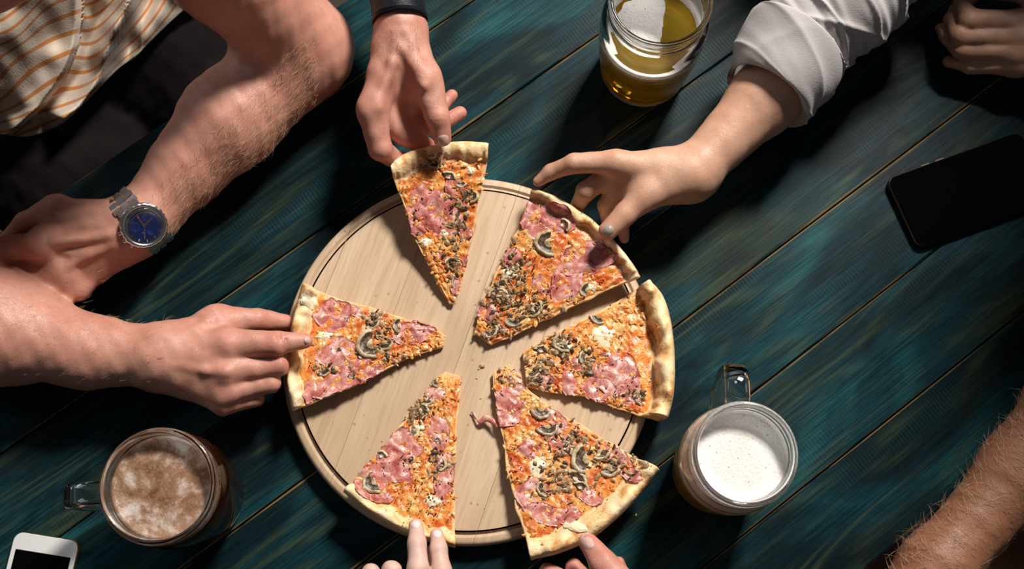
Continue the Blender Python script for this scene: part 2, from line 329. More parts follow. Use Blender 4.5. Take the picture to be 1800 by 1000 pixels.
# ------------------------------------------------------------------ pizza slices
class Slice:
    def __init__(s, tipL, A, B, tipR, outer, zt, zc, label, left=None, right=None, cr=.86, seed=1, crh=.011):
        left = sorted(left or [], key=lambda q: math.dist(q, tipL)); right = sorted(right or [], key=lambda q: math.dist(q, tipR)); s.seed = seed; nu, nv = 76, 104; s.nu, s.nv = nu, nv
        L = smooth_line([tipL]+(left or [])+[A], nv); R = smooth_line([tipR]+(right or [])+[B], nv)
        O = catmull([A]+outer+[B], nu); u = np.linspace(0, 1, nu)[:, None, None]; v = np.linspace(0, 1, nv)[None, :, None]
        lin = L[None]*(1-u)+R[None]*u; d = (O-(np.outer(1-u[:, 0, 0], A)+np.outer(u[:, 0, 0], B)))[:, None, :]
        px = lin+d*(v**1.6); U, Vv = np.broadcast_arrays(u[..., 0], v[..., 0])
        wob = vnoise(np.stack([Vv*3+seed, U*0+seed*.7], -1), seed, 3)*3.0; edge = np.where(U < .02, -1, np.where(U > .98, 1, 0))
        px = px+((R-L)/np.maximum(np.linalg.norm(R-L, axis=1, keepdims=True), 1))[None]*(edge*wob)[..., None]
        s.cr = cr+.03*vnoise(np.stack([U*3, U*0], -1), seed+5, 3)
        zb = (zt+(zc-zt)*Vv**1.25)/100
        tc = np.clip((Vv-s.cr)/(1-s.cr), 0, 1); roll = np.sqrt(np.clip(1-(2*tc-1.06)**2, 0, 1)); roll = np.where(tc > 0, roll, 0)
        roll = roll*(crh*(1+.28*vnoise(np.stack([U*4, Vv*1.5], -1), seed+9, 3)))
        th = .0042+.0006*vnoise(np.stack([U*5, Vv*8], -1), seed+3, 2)
        th = th*np.where(Vv > .985, .55, 1)
        ztop = zb+th+roll; s.zb = zb; s.px = px; s.U = U; s.V = Vv; s.ztop = ztop
        top = P(px[..., 0], px[..., 1], zb+.006); top[..., 2] = ztop; bot = top.copy(); bot[..., 2] = zb
        c = top.mean((0, 1)); bot[..., :2] = c[:2]+(bot[..., :2]-c[:2])*.992
        v_ = np.vstack([top.reshape(-1, 3), bot.reshape(-1, 3)]); n = nu*nv
        f = grid_faces(nu, nv).tolist()+grid_faces(nu, nv, off=n)[:, ::-1].tolist()
        ring = [i*nv for i in range(nu)]+[(nu-1)*nv+j for j in range(1, nv)]+[i*nv+nv-1 for i in range(nu-2, -1, -1)]+[j for j in range(nv-2, 0, -1)]
        f += [[ring[k], ring[k]+n, ring[(k+1) % len(ring)]+n, ring[(k+1) % len(ring)]] for k in range(len(ring))]
        s.root = empty('pizza_slice', tuple(P(*np.mean([A, B, tipL], axis=0), ZB)), label, 'pizza', 'pizza slices around the board')
        me = mesh('crust', v_, f); attr(me, 'rim', np.r_[np.clip((Vv-s.cr+.02)/.1, 0, 1).ravel(), np.full(n, .5)])
        s.crust = link('crust', me, M_DOUGH, s.root)
        md = s.crust.modifiers.new('s', 'SMOOTH'); md.iterations = 1; md.factor = .3
        # sauce layer
        mu, mv = 70, 96; u2 = np.linspace(.012, .988, mu)[:, None]; vmax = np.interp(u2[:, 0], np.linspace(0, 1, nu), s.cr[:, 0])+.012; v2 = np.linspace(.012, 1, mv)[None, :]*vmax[:, None]
        u2 = np.broadcast_to(u2, v2.shape); pxs = s.at(u2, v2); z = s.z(u2, v2)
        b = vnoise(np.stack([pxs[..., 0]/17, pxs[..., 1]/17], -1), seed+20, 4)*.0011
        fall = np.clip(np.minimum.reduce([u2*14, (1-u2)*14, (vmax[:, None]-v2)*14, v2*20]), 0, 1)
        zz = z+.0001+(.0013+b)*fall-.0012*(1-fall); w = P(pxs[..., 0], pxs[..., 1], s.zbi(u2, v2)+.006); w[..., 2] = zz
        s.sauce = link('cheese_and_sauce', mesh('cheese_and_sauce', w.reshape(-1, 3), grid_faces(mu, mv)), M_SAUCE, s.root)
        s.fpx = px.reshape(-1, 2); s.fz = ztop.ravel(); s.fzb = zb.ravel(); s.fv = Vv.ravel()
    def _bil(s, A, u, v):
        x = np.clip(u, 0, 1)*(s.nu-1); y = np.clip(v, 0, 1)*(s.nv-1); i = np.minimum(x.astype(int), s.nu-2); j = np.minimum(y.astype(int), s.nv-2); a = x-i; b = y-j
        if A.ndim == 3: a = a[..., None]; b = b[..., None]
        return A[i, j]*(1-a)*(1-b)+A[i+1, j]*a*(1-b)+A[i, j+1]*(1-a)*b+A[i+1, j+1]*a*b
    def at(s, u, v): return s._bil(s.px, u, v)
    def z(s, u, v): return s._bil(s.ztop, u, v)
    def zbi(s, u, v): return s._bil(s.zb, u, v)
    def sit(s, pts, up):
        """pixel points -> world points resting on the slice top; clamped to its outline"""
        pts = np.asarray(pts, float); out = np.empty((len(pts), 3))
        for k in range(0, len(pts), 400):
            q = pts[k:k+400]; d = ((q[:, None]-s.fpx[None])**2).sum(-1); i = d.argmin(1); far = d[np.arange(len(q)), i] > 9
            qq = np.where(far[:, None], s.fpx[i], q); wgt = 1/(d+4)**2; idx = np.argpartition(d, 8, axis=1)[:, :8]; ww = np.take_along_axis(wgt, idx, 1); z = (s.fz[idx]*ww).sum(1)/ww.sum(1)
            r = P(qq[:, 0], qq[:, 1], s.fzb[i]+.006); r[:, 2] = z; out[k:k+400] = r
        out[:, 2] += up; return out
    def ham(s, cx, cy, rx, ry, ang, seed):
        na, nr = 40, 9; a = np.linspace(0, 2*math.pi, na, endpoint=False); r = np.linspace(0, 1, nr); rr = 1+.15*vnoise(np.stack([np.cos(a), np.sin(a)], -1)*.30, seed, 3)+.14*vnoise(np.stack([np.cos(a), np.sin(a)], -1)*.75, seed+50, 3)
        A, R = np.meshgrid(a, r, indexing='ij'); q = np.stack([np.cos(A)*R*rx*rr[:, None], np.sin(A)*R*ry*rr[:, None]], -1).reshape(-1, 2); c_, s_ = math.cos(ang), math.sin(ang)
        q = np.stack([q[:, 0]*c_-q[:, 1]*s_+cx, q[:, 0]*s_+q[:, 1]*c_+cy], -1); w = s.sit(q, .0022)
        w[:, 2] += .0010*vnoise(q/40, seed+2, 2)+-.0006*R.ravel()**4+.0009*np.clip(R.ravel()*3-2, 0, 1)*vnoise(q/9, seed+3, 2)
        n = len(w); lo = w.copy(); lo[:, 2] -= .0011; f = grid_faces(na, nr, True).tolist(); f += [x[::-1] for x in grid_faces(na, nr, True, n).tolist()]
        f += [[i*nr+nr-1, i*nr+nr-1+n, ((i+1) % na)*nr+nr-1+n, ((i+1) % na)*nr+nr-1] for i in range(na)]
        return link('ham_slice', mesh('ham_slice', np.vstack([w, lo]), f), M_HAM, s.root)
    def mushroom(s, cx, cy, size, ang, seed, span=2.6, dark=True):
        """cut half of a champignon: pale cap arc, dark gills inside, short stem"""
        r = random.Random(seed); na = 20; bm = bmesh.new(); rings = [(1.0, 0.), (.95, .8), (.82, 1.), (.74, .9), (.66, .5), (.32, .45), (.24, .8), (0, .85)]
        w = []; h = size*depth(P(cx, cy, .03))/FPX*.16; M = []
        for i in range(na+1):
            a = -span/2+span*i/na
            for k, (q, z) in enumerate(rings):
                rad = size*q*(1+.05*math.sin(a*3+seed)+.025*math.sin(a*9+seed)); th = a+ang
                w.append((cx+rad*math.cos(th)*1.0, cy+rad*math.sin(th)*(.9), z*h))
        w = np.array(w); b = s.sit(w[:, :2], .0016); tilt = r.uniform(-.25, .25); dx = (w[:, 0]-cx)*math.cos(ang+1)+(w[:, 1]-cy)*math.sin(ang+1); b[:, 2] += w[:, 2]+np.abs(tilt)*.5*(dx*np.sign(tilt)+size)*depth(P(cx, cy, .03))/FPX*.5
        n = len(b); lo = b.copy(); lo[:, 2] -= .002+w[:, 2]; K = len(rings); f = []; mi = []
        for i in range(na):
            for k in range(K-1): f.append([i*K+k, (i+1)*K+k, (i+1)*K+k+1, i*K+k+1]); mi.append(1 if (k in (3, 4) and dark) else 0)
            f.append([i*K+n, (i+1)*K+n, (i+1)*K, i*K]); mi.append(0)
        f.append(list(range(n, n+K))[::-1]+list(range(K))); mi.append(1)
        f.append(list(range(na*K, na*K+K))[::-1]+list(range(n+na*K, n+na*K+K))); mi.append(1)
        o = link('mushroom_slice', mesh('mushroom_slice', np.vstack([b, lo]), f), [M_MUSH, M_GILL], s.root); o.data.polygons.foreach_set('material_index', mi); return o
    def blobs(s, name, mat, clusters, smin, smax, seed, kind='stuff', up=.0012, flat=.5):
        """many small irregular bits; clusters = (cx, cy, spread_x, spread_y, n)"""
        r = np.random.default_rng(seed); vv = []; ff = []; base = np.array([(1, 0, 0), (.45, .8, .1), (-.5, .85, 0), (-1, 0, .1), (-.5, -.8, 0), (.5, -.85, .05), (0, 0, 1.), (.1, 0, -.6)])
        fc = [[0, 1, 6], [1, 2, 6], [2, 3, 6], [3, 4, 6], [4, 5, 6], [5, 0, 6], [1, 0, 7], [2, 1, 7], [3, 2, 7], [4, 3, 7], [5, 4, 7], [0, 5, 7]]
        for cx, cy, sx, sy, n in clusters:
            q = np.stack([r.normal(cx, sx, n), r.normal(cy, sy, n)], -1)
            d = ((q[:, None]-s.fpx[None])**2).sum(-1).min(1); q = q[d < 2.5]
            if not len(q): continue
            w = s.sit(q, up)
            for c in w:
                z = r.uniform(smin, smax)*depth(c)/FPX; a = r.uniform(0, 6.28); el = r.uniform(.22, .8); b = base*(1+r.normal(0, .16, base.shape)); x = b[:, 0]*z; y = b[:, 1]*z*el
                o = len(vv)*8 if False else sum(len(k) for k in vv[-0:]) if False else None
                vv.append(np.stack([x*math.cos(a)-y*math.sin(a), x*math.sin(a)+y*math.cos(a), b[:, 2]*z*flat], -1)+c)
        if not vv: return
        k = len(vv); F = (np.array(fc)[None]+(np.arange(k)*8)[:, None, None]).reshape(-1, 3)
        o = link(name, mesh(name, np.vstack(vv), F), mat, s.root, smooth=False); o['kind'] = kind; return o
    def blob(s, name, mat, cx, cy, rx, ry, ang, seed, h=.0016):
        na, nr = 26, 7; a = np.linspace(0, 2*math.pi, na, endpoint=False); rr = 1+.2*vnoise(np.stack([np.cos(a), np.sin(a)], -1)*.9, seed, 3)
        A, R = np.meshgrid(a, np.linspace(0, 1, nr), indexing='ij'); q = np.stack([np.cos(A)*R*rx*rr[:, None], np.sin(A)*R*ry*rr[:, None]], -1).reshape(-1, 2); c_, s_ = math.cos(ang), math.sin(ang)
        q = np.stack([q[:, 0]*c_-q[:, 1]*s_+cx, q[:, 0]*s_+q[:, 1]*c_+cy], -1); w = s.sit(q, .0008); w[:, 2] += h*(1-R.ravel()**3)+.0005*vnoise(q/7, seed, 2)
        return link(name, mesh(name, w, grid_faces(na, nr, True)), mat, s.root)
    def dress(s, hams, mush, shreds, herbs, cheese=(), gills=()):
        for k, h in enumerate(hams): s.ham(*h[:4], math.radians(h[4]), s.seed*10+k)
        for k, c in enumerate(cheese): s.blob('cheese_patch', M_CHEESE, c[0], c[1], c[2], c[3], .3*k, s.seed*7+k)
        for k, m in enumerate(mush): s.mushroom(m[0], m[1], m[2], math.radians(m[3]), s.seed*13+k, span=m[4] if len(m) > 4 else 2.6)
        s.blobs('mushroom_shreds', M_SHRED, shreds, 2.0, 8.5, s.seed+40, flat=.38, up=.0022)
        s.blobs('dark_gill_bits', M_GILL, gills or [(a, b, c, d, max(4, n//2)) for a, b, c, d, n in shreds], 1.8, 6.5, s.seed+41, flat=.38, up=.0028)
        g = s.fpx[(s.fv > .06) & (s.fv < .88)]; gc = g[np.random.default_rng(s.seed+60).choice(len(g), 46)]
        s.blobs('melted_cheese_bits', M_MELT, [(a, b, 5, 5, 3) for a, b in gc], 1.5, 7.5, s.seed+43, flat=.22, up=.0016)
        s.blobs('sauce_bits', M_SAUCE, [(a+6, b-4, 6, 6, 4) for a, b in gc], 1.5, 6.0, s.seed+44, flat=.35, up=.0018)
        s.blobs('dried_herbs', M_HERB, herbs, .8, 2.4, s.seed+42, up=.003)

s1 = Slice((789, 533), (682, 285), (862, 250), (797, 535), [(712, 268), (760, 254), (810, 247)], 1.9, 5.0,
  'narrow pizza slice held up by the hand with the black leather cuff', [(712, 370), (745, 455)], [(851, 310), (838, 380), (820, 465)], seed=1, cr=.885, crh=.007)
s1.dress([(735, 400, 16, 18, 30), (812, 410, 12, 22, 80), (770, 375, 44, 36, 20), (745, 345, 22, 30, 60), (800, 335, 34, 16, 70), (768, 450, 15, 11, 0), (812, 463, 9, 14, 10), (800, 500, 10, 20, 0), (725, 385, 12, 22, -20)],
  [(786, 315, 17, -60, 2.2), (809, 318, 14, 80, 2.0), (826, 345, 15, 20, 2.4), (795, 465, 15, -100, 2.6), (806, 497, 14, 180, 2.2), (764, 284, 14, 120, 2.2)],
  [(822, 340, 7, 12, 14), (806, 375, 10, 20, 34), (798, 405, 9, 14, 20), (796, 465, 8, 12, 20), (765, 285, 10, 5, 12)],
  [(765, 380, 30, 60, 90), (800, 470, 10, 22, 30), (760, 290, 24, 8, 20)], [(780, 410, 12, 10), (748, 425, 12, 9), (828, 300, 10, 8)],
  [(826, 340, 4, 7, 6), (805, 375, 9, 20, 24), (796, 470, 8, 12, 14), (730, 385, 4, 8, 4)])
s2 = Slice((833, 585), (938, 330), (1126, 485), (862, 606), [(985, 348), (1040, 384), (1085, 428), (1112, 462)], 1.95, 3.3,
  'broad pizza slice at upper right pinched by the hand with painted nails', [(908, 405), (872, 478), (842, 545)], [(900, 590), (975, 553), (1062, 513)], seed=2, cr=.93, crh=.009)
s2.dress([(900, 455, 16, 22, 20), (950, 500, 20, 14, 60), (935, 385, 40, 24, 60), (972, 384, 36, 22, 28), (1035, 455, 46, 30, -20), (1000, 495, 28, 38, 20), (1056, 450, 30, 18, 10), (858, 550, 18, 14, 0)],
  [(966, 427, 27, 175, 3.6), (985, 398, 18, -20, 2.2), (1034, 510, 16, 190, 2.8), (876, 522, 20, -90, 3.2), (935, 540, 20, 30, 2.6), (903, 560, 18, 100, 2.4), (860, 580, 16, 60, 3.4), (900, 470, 14, 20, 2.4), (886, 500, 13, 200, 2.4)],
  [(880, 520, 15, 16, 60), (925, 545, 24, 16, 60), (905, 470, 18, 26, 46), (872, 575, 14, 14, 30)],
  [(915, 460, 28, 34, 170), (930, 530, 40, 26, 150), (1020, 410, 45, 30, 40)], [(944, 543, 16, 12), (1040, 505, 10, 8), (895, 480, 16, 14)])
s3 = Slice((918, 617), (1143, 497), (1160, 738), (926, 680), [(1165, 520), (1180, 570), (1186, 630), (1184, 690), (1174, 733)], 1.95, 2.0,
  'pizza slice with a thick puffy crust lying free at the right of the board', [(1000, 572), (1060, 543)], [(1030, 698), (1100, 722)], seed=3, cr=.875, crh=.016)
s3.dress([(960, 670, 18, 14, 20), (1010, 640, 16, 12, 0), (1085, 655, 46, 40, 50), (1050, 685, 34, 24, 20), (1000, 675, 16, 24, -20), (1105, 690, 26, 20, 0)],
  [(995, 600, 24, 150, 2.6), (975, 620, 20, -30, 2.4), (1053, 555, 17, 120, 2.2), (935, 650, 17, 40, 2.6), (1032, 628, 16, 200, 2.6), (1130, 698, 17, 170, 2.4), (950, 620, 16, -80, 2.4)],
  [(985, 605, 18, 14, 44), (1032, 635, 10, 12, 40), (945, 655, 14, 20, 46), (1110, 695, 18, 10, 24)],
  [(1050, 610, 50, 50, 90), (960, 645, 24, 24, 80), (1105, 685, 26, 18, 60)], [(1058, 590, 24, 20), (1000, 610, 12, 10)])
s4 = Slice((868, 652), (935, 984), (1158, 826), (893, 640), [(985, 972), (1040, 947), (1092, 905), (1132, 860)], 1.95, 3.4,
  'big pizza slice with heaped mushrooms and a frayed tip at lower right', [(868, 690), (884, 780), (905, 890)], [(935, 690), (1000, 735), (1080, 780)], seed=4, cr=.905, crh=.009)
s4.dress([(985, 775, 26, 18, 50), (930, 790, 22, 18, 0), (1000, 905, 24, 14, -20), (1110, 835, 22, 12, 30), (900, 705, 28, 34, 20), (880, 735, 34, 14, 10), (935, 865, 34, 24, -50), (960, 905, 34, 18, 20), (905, 670, 14, 24, -10), (975, 735, 30, 12, 35), (1090, 805, 30, 12, 35), (1040, 870, 24, 16, 20)],
  [(952, 717, 22, 100, 2.4), (962, 747, 22, 80, 2.8), (1034, 806, 32, 175, 2.6), (1010, 845, 22, -50, 2.6), (960, 858, 18, 160, 2.6), (1018, 860, 18, -60, 2.4), (1070, 815, 26, 80, 1.8), (1052, 790, 22, 60, 2.0), (990, 790, 18, -30, 2.4)],
  [(1000, 780, 22, 18, 50), (1075, 812, 26, 18, 80), (985, 845, 28, 16, 90), (890, 670, 8, 14, 10)],
  [(960, 800, 55, 60, 170), (1000, 880, 60, 26, 90)], [(945, 820, 16, 22), (1010, 925, 22, 10)])
s5 = Slice((780, 652), (603, 865), (800, 963), (809, 660), [(650, 902), (700, 930), (750, 950)], 1.95, 3.0,
  'pizza slice at bottom left of the board under two pale fingertips', [(725, 718), (662, 800)], [(803, 740), (799, 850)], seed=5, cr=.92, crh=.009)
s5.dress([(700, 795, 36, 44, 30), (655, 835, 36, 26, -20), (770, 760, 20, 34, 10), (780, 840, 18, 44, 0), (765, 690, 18, 14, 0), (660, 868, 34, 14, 20), (700, 830, 34, 22, 0)],
  [(661, 846, 25, 160, 3.2), (737, 722, 18, 0, 2.6), (748, 700, 16, 60, 2.4), (770, 670, 13, 160, 2.4), (770, 815, 16, 10, 2.6), (776, 770, 13, 120, 2.4), (718, 805, 12, 40, 2.2), (668, 805, 16, -60, 1.8)],
  [(740, 715, 15, 12, 46), (725, 745, 10, 12, 20), (772, 822, 10, 16, 30)], [(745, 880, 32, 24, 120), (690, 820, 36, 30, 50), (775, 760, 14, 60, 60)], [(735, 757, 16, 14), (760, 880, 18, 12)],
  [(738, 722, 14, 12, 20), (718, 805, 5, 4, 4), (765, 805, 6, 10, 8)])
s6 = Slice((783, 590), (531, 500), (513, 722), (780, 607), [(517, 548), (507, 610), (503, 670)], 1.95, 3.1,
  'pizza slice at the left of the board pinched by the bare left hand', [(620, 532), (700, 555), (755, 572)], [(710, 632), (640, 668), (575, 697)], seed=6, cr=.905)
s6.dress([(655, 655, 26, 14, -25), (545, 690, 12, 22, 10), (585, 555, 30, 30, 40), (600, 625, 44, 30, 10), (590, 680, 44, 24, -20), (725, 585, 36, 20, -10), (748, 575, 24, 12, 20), (625, 645, 30, 14, -20), (620, 545, 18, 10, 20)],
  [(655, 605, 30, 170, 3.4), (604, 620, 18, 190, 1.6), (705, 572, 16, 180, 2.8), (652, 565, 16, 60, 2.4), (675, 600, 18, 50, 1.8), (568, 647, 16, 80, 2.2), (618, 655, 12, 90, 2.0), (632, 630, 14, -60, 2.2)],
  [(668, 595, 16, 16, 44), (655, 560, 10, 8, 14), (575, 648, 16, 4, 14), (690, 625, 14, 8, 12)], [(620, 570, 30, 16, 30), (700, 595, 34, 14, 30), (590, 650, 34, 24, 30)], [(570, 590, 16, 10), (545, 530, 14, 12)])
# frayed strip of ham hanging off the tip of the lower-right slice
q = catmull([(872, 745), (855, 735), (842, 742), (830, 724)], 14); zz = np.linspace(.027, .021, 14); wd = np.linspace(9, 1.5, 14); v = []
for (x, y), z, w_ in zip(q, zz, wd):
    for k in (-1, -.3, .4, 1): v.append(P(x+.3*k*w_, y+k*w_, z+.0008*math.cos(k*3)))
o = link('ham_shred', mesh('ham_shred', v, grid_faces(14, 4)), M_HAM, s4.root); md = o.modifiers.new('s', 'SOLIDIFY'); md.thickness = .0012
# crumbs
cr_me = None
CR_L = ['small crumb touching the left side of the largest crumb mid board', 'tiny crumb below the largest crumb, above the frayed ham shred', 'tiny crumb just above the end of the frayed ham shred', 'crumb on bare board above the lower left slice, nearer its tip', 'crumb on bare board left of the lower left slice, nearer the rim', 'crumb near the bottom rim between the two lower slices, left one', 'pinhead crumb near the bottom rim between the two lower slices, right one', '', 'tiny crumb directly below the left slice, nearer its tip', 'tiny crumb below the middle of the left slice', 'tiny crumb left of the tip of the topmost slice']
for k, (x, y, s_) in enumerate([(848, 643, 5), (842, 648, 2.5), (838, 665, 2), (845, 700, 2), (672, 775, 2), (650, 790, 1.6), (840, 885, 2), (852, 893, 1.6), (1118, 905, 2.4), (700, 622, 1.8), (668, 648, 2.2), (750, 500, 1.6)]):
    z = ZB if (x-824)**2+(y-623)**2 < 310**2 else 0
    if cr_me is None:
        bm = bmesh.new(); bmesh.ops.create_icosphere(bm, subdivisions=2, radius=1)
        for vv in bm.verts: vv.co *= 1+.3*math.sin(vv.co.x*5+1)*math.cos(vv.co.y*4+vv.co.z*3)
        cr_me = from_bm('bread_crumb', bm); cr_me.materials.append(M_DOUGH); attr(cr_me, 'rim', np.ones(len(cr_me.vertices)))
    p, r = J(x, y, z*100, s_); o = bpy.data.objects.new('bread_crumb', cr_me); COL.objects.link(o); o.scale = (r, r*.7, r*.6); o.location = (p[0], p[1], z+r*.45); o.rotation_euler = (0, 0, k*1.3)
    if k == 0: tag(o, 'largest baked crumb near the middle of the board', 'crumb', 'crumbs on the board')
    elif z == 0: tag(o, 'stray crumb on the dark table beside the lower right slice', 'crumb', 'crumbs on the board')
    else: tag(o, CR_L[k-1], 'crumb', 'crumbs on the board')

# ------------------------------------------------------------------ beer mugs
def mug(px, py, rpx, ht, ang, level, beer, foam, label, patchy=False, bf=1.0, deep=.001):
    hs = 1.0
    p, R = J(px, py, ht*100, rpx); x, y = p[0], p[1]
    root = empty('jar_mug', (x, y, 0), label, 'mug', 'glass jar mugs of beer on the table')
    k = ht/.137; level *= k
    outp = [(.30, 0), (.80, 0), (.88, .002), (.93, .006), (.95, .012), (.955, .017), (.965, .021), (1.0, .035), (1.05, .06), (1.075, .082), (1.07, .094), (1.03, .104), (.955, .110), (.935, .1125), (.965, .1150), (.985, .1165), (.965, .1180), (.94, .1200), (.955, .1235), (.975, .1250), (.955, .1265), (.945, .1290), (.985, .1315), (1.0, .1335), (.985, .1360), (.945, .137)]
    inn = [(.91, .1365), (.885, .134), (.87, .128), (.865, .118), (.87, .112), (.93, .106), (.985, .096), (.99, .082), (.965, .06), (.91, .035), (.87, .02), (.83, .012), (.60, .009), (0, .009)]
    outp = [(a*(bf if b < .108 else 1), b) for a, b in outp]; inn = [(a*(bf if b < .11 else 1), b) for a, b in inn]; pr = [(0, 0)]+outp+inn; lathe('glass_jar', [(r*R, z*k) for r, z in pr], 96, M_GLASS, root, x, y, 0)
    # beer follows the inner wall
    zl = level; ir = [(r*R, z*k) for r, z in inn][::-1]; zs = [q[1] for q in ir]; rs = [q[0] for q in ir]
    bp = [(r+.0003 if r > 0 else 0, z-.0003) for r, z in ir if z < zl]; rl = float(np.interp(zl, zs, rs)); bp.append((rl+.0003, zl)); bp.append((0, zl))
    lathe('beer', bp, 72, beer, root, x, y, 0)
    if not patchy:
        th = .006; pr = [(0, zl+th), (rl*.7, zl+th+.0002), (rl*.93, zl+th+.0006), (rl-.0002, zl+th+.003)]+[(float(np.interp(z_, zs, rs))+.00032, z_) for z_ in np.linspace(zl-.0003, zl-deep, 8)]+[(0, zl-deep)]
        lathe('foam', pr, 72, foam, root, x, y, 0)
    else:
        # collar of foam against the wall, and an island of foam
        pr = [(rl*.91, zl+.0010), (rl*.95, zl+.0022), (rl-.0002, zl+.006), (rl+.00032, zl-.005), (rl*.96, zl-.005), (rl*.91, zl+.0004), (rl*.91, zl+.0010)]
        lathe('foam_collar', pr, 72, M_FOAM, root, x, y, 0)
        na, nr = 60, 10; a = np.linspace(0, 2*math.pi, na, endpoint=False); rr = np.ones(na)*.80
        for i, t_ in enumerate(a): # cut away on the right
            c = math.cos(t_-math.radians(-8)); lim = .28/max(c, .01) if c > 0 else 9; rr[i] = min(.70, lim)*(1+.03*math.sin(9*t_)+.02*math.sin(17*t_))
        A, Rr = np.meshgrid(a, np.linspace(0, 1, nr), indexing='ij'); rad = Rr*rr[:, None]*rl; v = np.stack([x-.07*rl+rad*np.cos(A), y+.10*rl+rad*np.sin(A), zl+.0014*(1-Rr**6)+.0003], -1).reshape(-1, 3)
        link('foam_island', mesh('foam_island', v, grid_faces(na, nr, True)), foam, root)
    # handle
    ca, sa = math.cos(ang), math.sin(ang); n = 30
    path = catmull([(R*1.0, .104*k), (R*1.22, .1085*k), (R*1.62, .105*k), (R*1.80*hs, .090*k), (R*1.74*hs, .062*k), (R*1.48, .040*k), (R*1.18, .030*k), (R*.99, .030*k)], n); v = []; m = 14
    tan = np.gradient(path, axis=0); tan /= np.linalg.norm(tan, axis=1, keepdims=True)
    for (r, z), (tr, tz) in zip(path, tan):
        for j in range(m):
            b = 2*math.pi*j/m; cx_ = math.copysign(abs(math.cos(b))**.6, math.cos(b))*.0096; cy_ = math.copysign(abs(math.sin(b))**.7, math.sin(b))*.0046
            rr_ = r-tz*cy_; zz_ = z+tr*cy_; v.append((x+rr_*ca-cx_*sa, y+rr_*sa+cx_*ca, zz_))
    f = grid_faces(n, m).tolist()+[[i*m+m-1, (i+1)*m+m-1, (i+1)*m, i*m] for i in range(n-1)]+[list(range(m))[::-1], list(range((n-1)*m, n*m))]
    me = mesh('handle', v, f); bm = bmesh.new(); bm.from_mesh(me); bmesh.ops.recalc_face_normals(bm, faces=bm.faces); bm.to_mesh(me); bm.free(); link('handle', me, M_GLASS, root)
    return root
mug(1162, -4, 93, .137, math.radians(62), .076, M_BEER, M_FOAM, 'glass jar mug of golden beer with broken foam at the top edge', True)
mug(1311, 797, 94, .137, math.radians(88), .112, M_BEER, M_FOAM, 'glass jar mug full of beer topped with smooth white foam', deep=.034)
mug(276, 854, 104, .118, math.radians(184), .112, M_BEERD, M_FOAMB, 'glass jar mug of brown beer with thin speckled foam', bf=.97)

# ------------------------------------------------------------------ phones
def rrect(w, h, r, n=8):
    out = []
    for cx, cy, a0 in ((w/2-r, h/2-r, 0), (-w/2+r, h/2-r, 90), (-w/2+r, -h/2+r, 180), (w/2-r, -h/2+r, 270)):
        for i in range(n+1): a = math.radians(a0+90*i/n); out.append((cx+r*math.cos(a), cy+r*math.sin(a)))
    return out
def slab(name, w, h, r, layers, mat, parent, cx=0, cy=0):
    v = []; n = None
    for ins, z in layers:
        q = rrect(w-2*ins, h-2*ins, max(r-ins, .0004)); n = len(q); v += [(a+cx, b+cy, z) for a, b in q]
    f = [[k*n+i, k*n+(i+1) % n, (k+1)*n+(i+1) % n, (k+1)*n+i] for k in range(len(layers)-1) for i in range(n)]+[list(range(n))[::-1], list(range((len(layers)-1)*n, len(layers)*n))]
    return link(name, mesh(name, v, f), mat, parent, smooth=False, keep=False)
def phone(TL, TR, BL, label, face, rim, bez_end, bez_side, flip=1, slot=True):
    a, b, c = P(*TL, .007), P(*TR, .007), P(*BL, .007); xd = (b-a)[:2]; L = np.linalg.norm(xd); xd /= L; yd = (a-c)[:2]; W = np.linalg.norm(yd); ctr = (b+c)/2
    root = empty('smartphone', (ctr[0], ctr[1], 0), label, 'phone'); root.rotation_euler = (0, 0, math.atan2(xd[1], xd[0]))
    slab('body', L, W, .0085, [(.0008, .0001), (0, .0012), (0, .0060), (.0006, .0068)], rim, root)
    slab('face_plate', L-.0014, W-.0014, .0078, [(0, .0066), (0, .0070), (.0004, .0072)], face, root)
    slab('screen', L-2*bez_end, W-2*bez_side, .0006, [(0, .0070), (0, .0074)], M_BLACKG, root)
    if slot: slab('home_button', .0056, .0150, .0027, [(0, .0070), (0, .00745)], M_STEELD, root, L/2-bez_end*.5, 0); slab('home_button_face', .0046, .0140, .0022, [(0, .0072), (0, .00755)], face, root, L/2-bez_end*.5, 0)
    for i in range(2): 
        bt = slab('side_button', .008, .0012, .0005, [(0, .003), (0, .005)], rim, root, -flip*(L*.2)+i*.014, W/2+.0002)
    return root
phone((1560, 313), (1796, 229), (1611, 438), 'black smartphone lying face up on the dark table at right', M_BLACKG, M_BRONZE, .013, .0025)
# white phone: long axis runs down out of the frame; TL..TR here is its long side
u_ = np.array([144-29, 957-927.]); d_ = np.array([-.245, .97]); Lp = 250
TLw = np.array([28, 927.]); BLw = TLw+d_*Lp; TRw = TLw+u_
phone(tuple(BLw), tuple(TLw), tuple(BLw+u_), 'white and gold smartphone with a dark screen at the bottom left corner', M_WHITE, M_GOLD, .0145, .0045, slot=False)

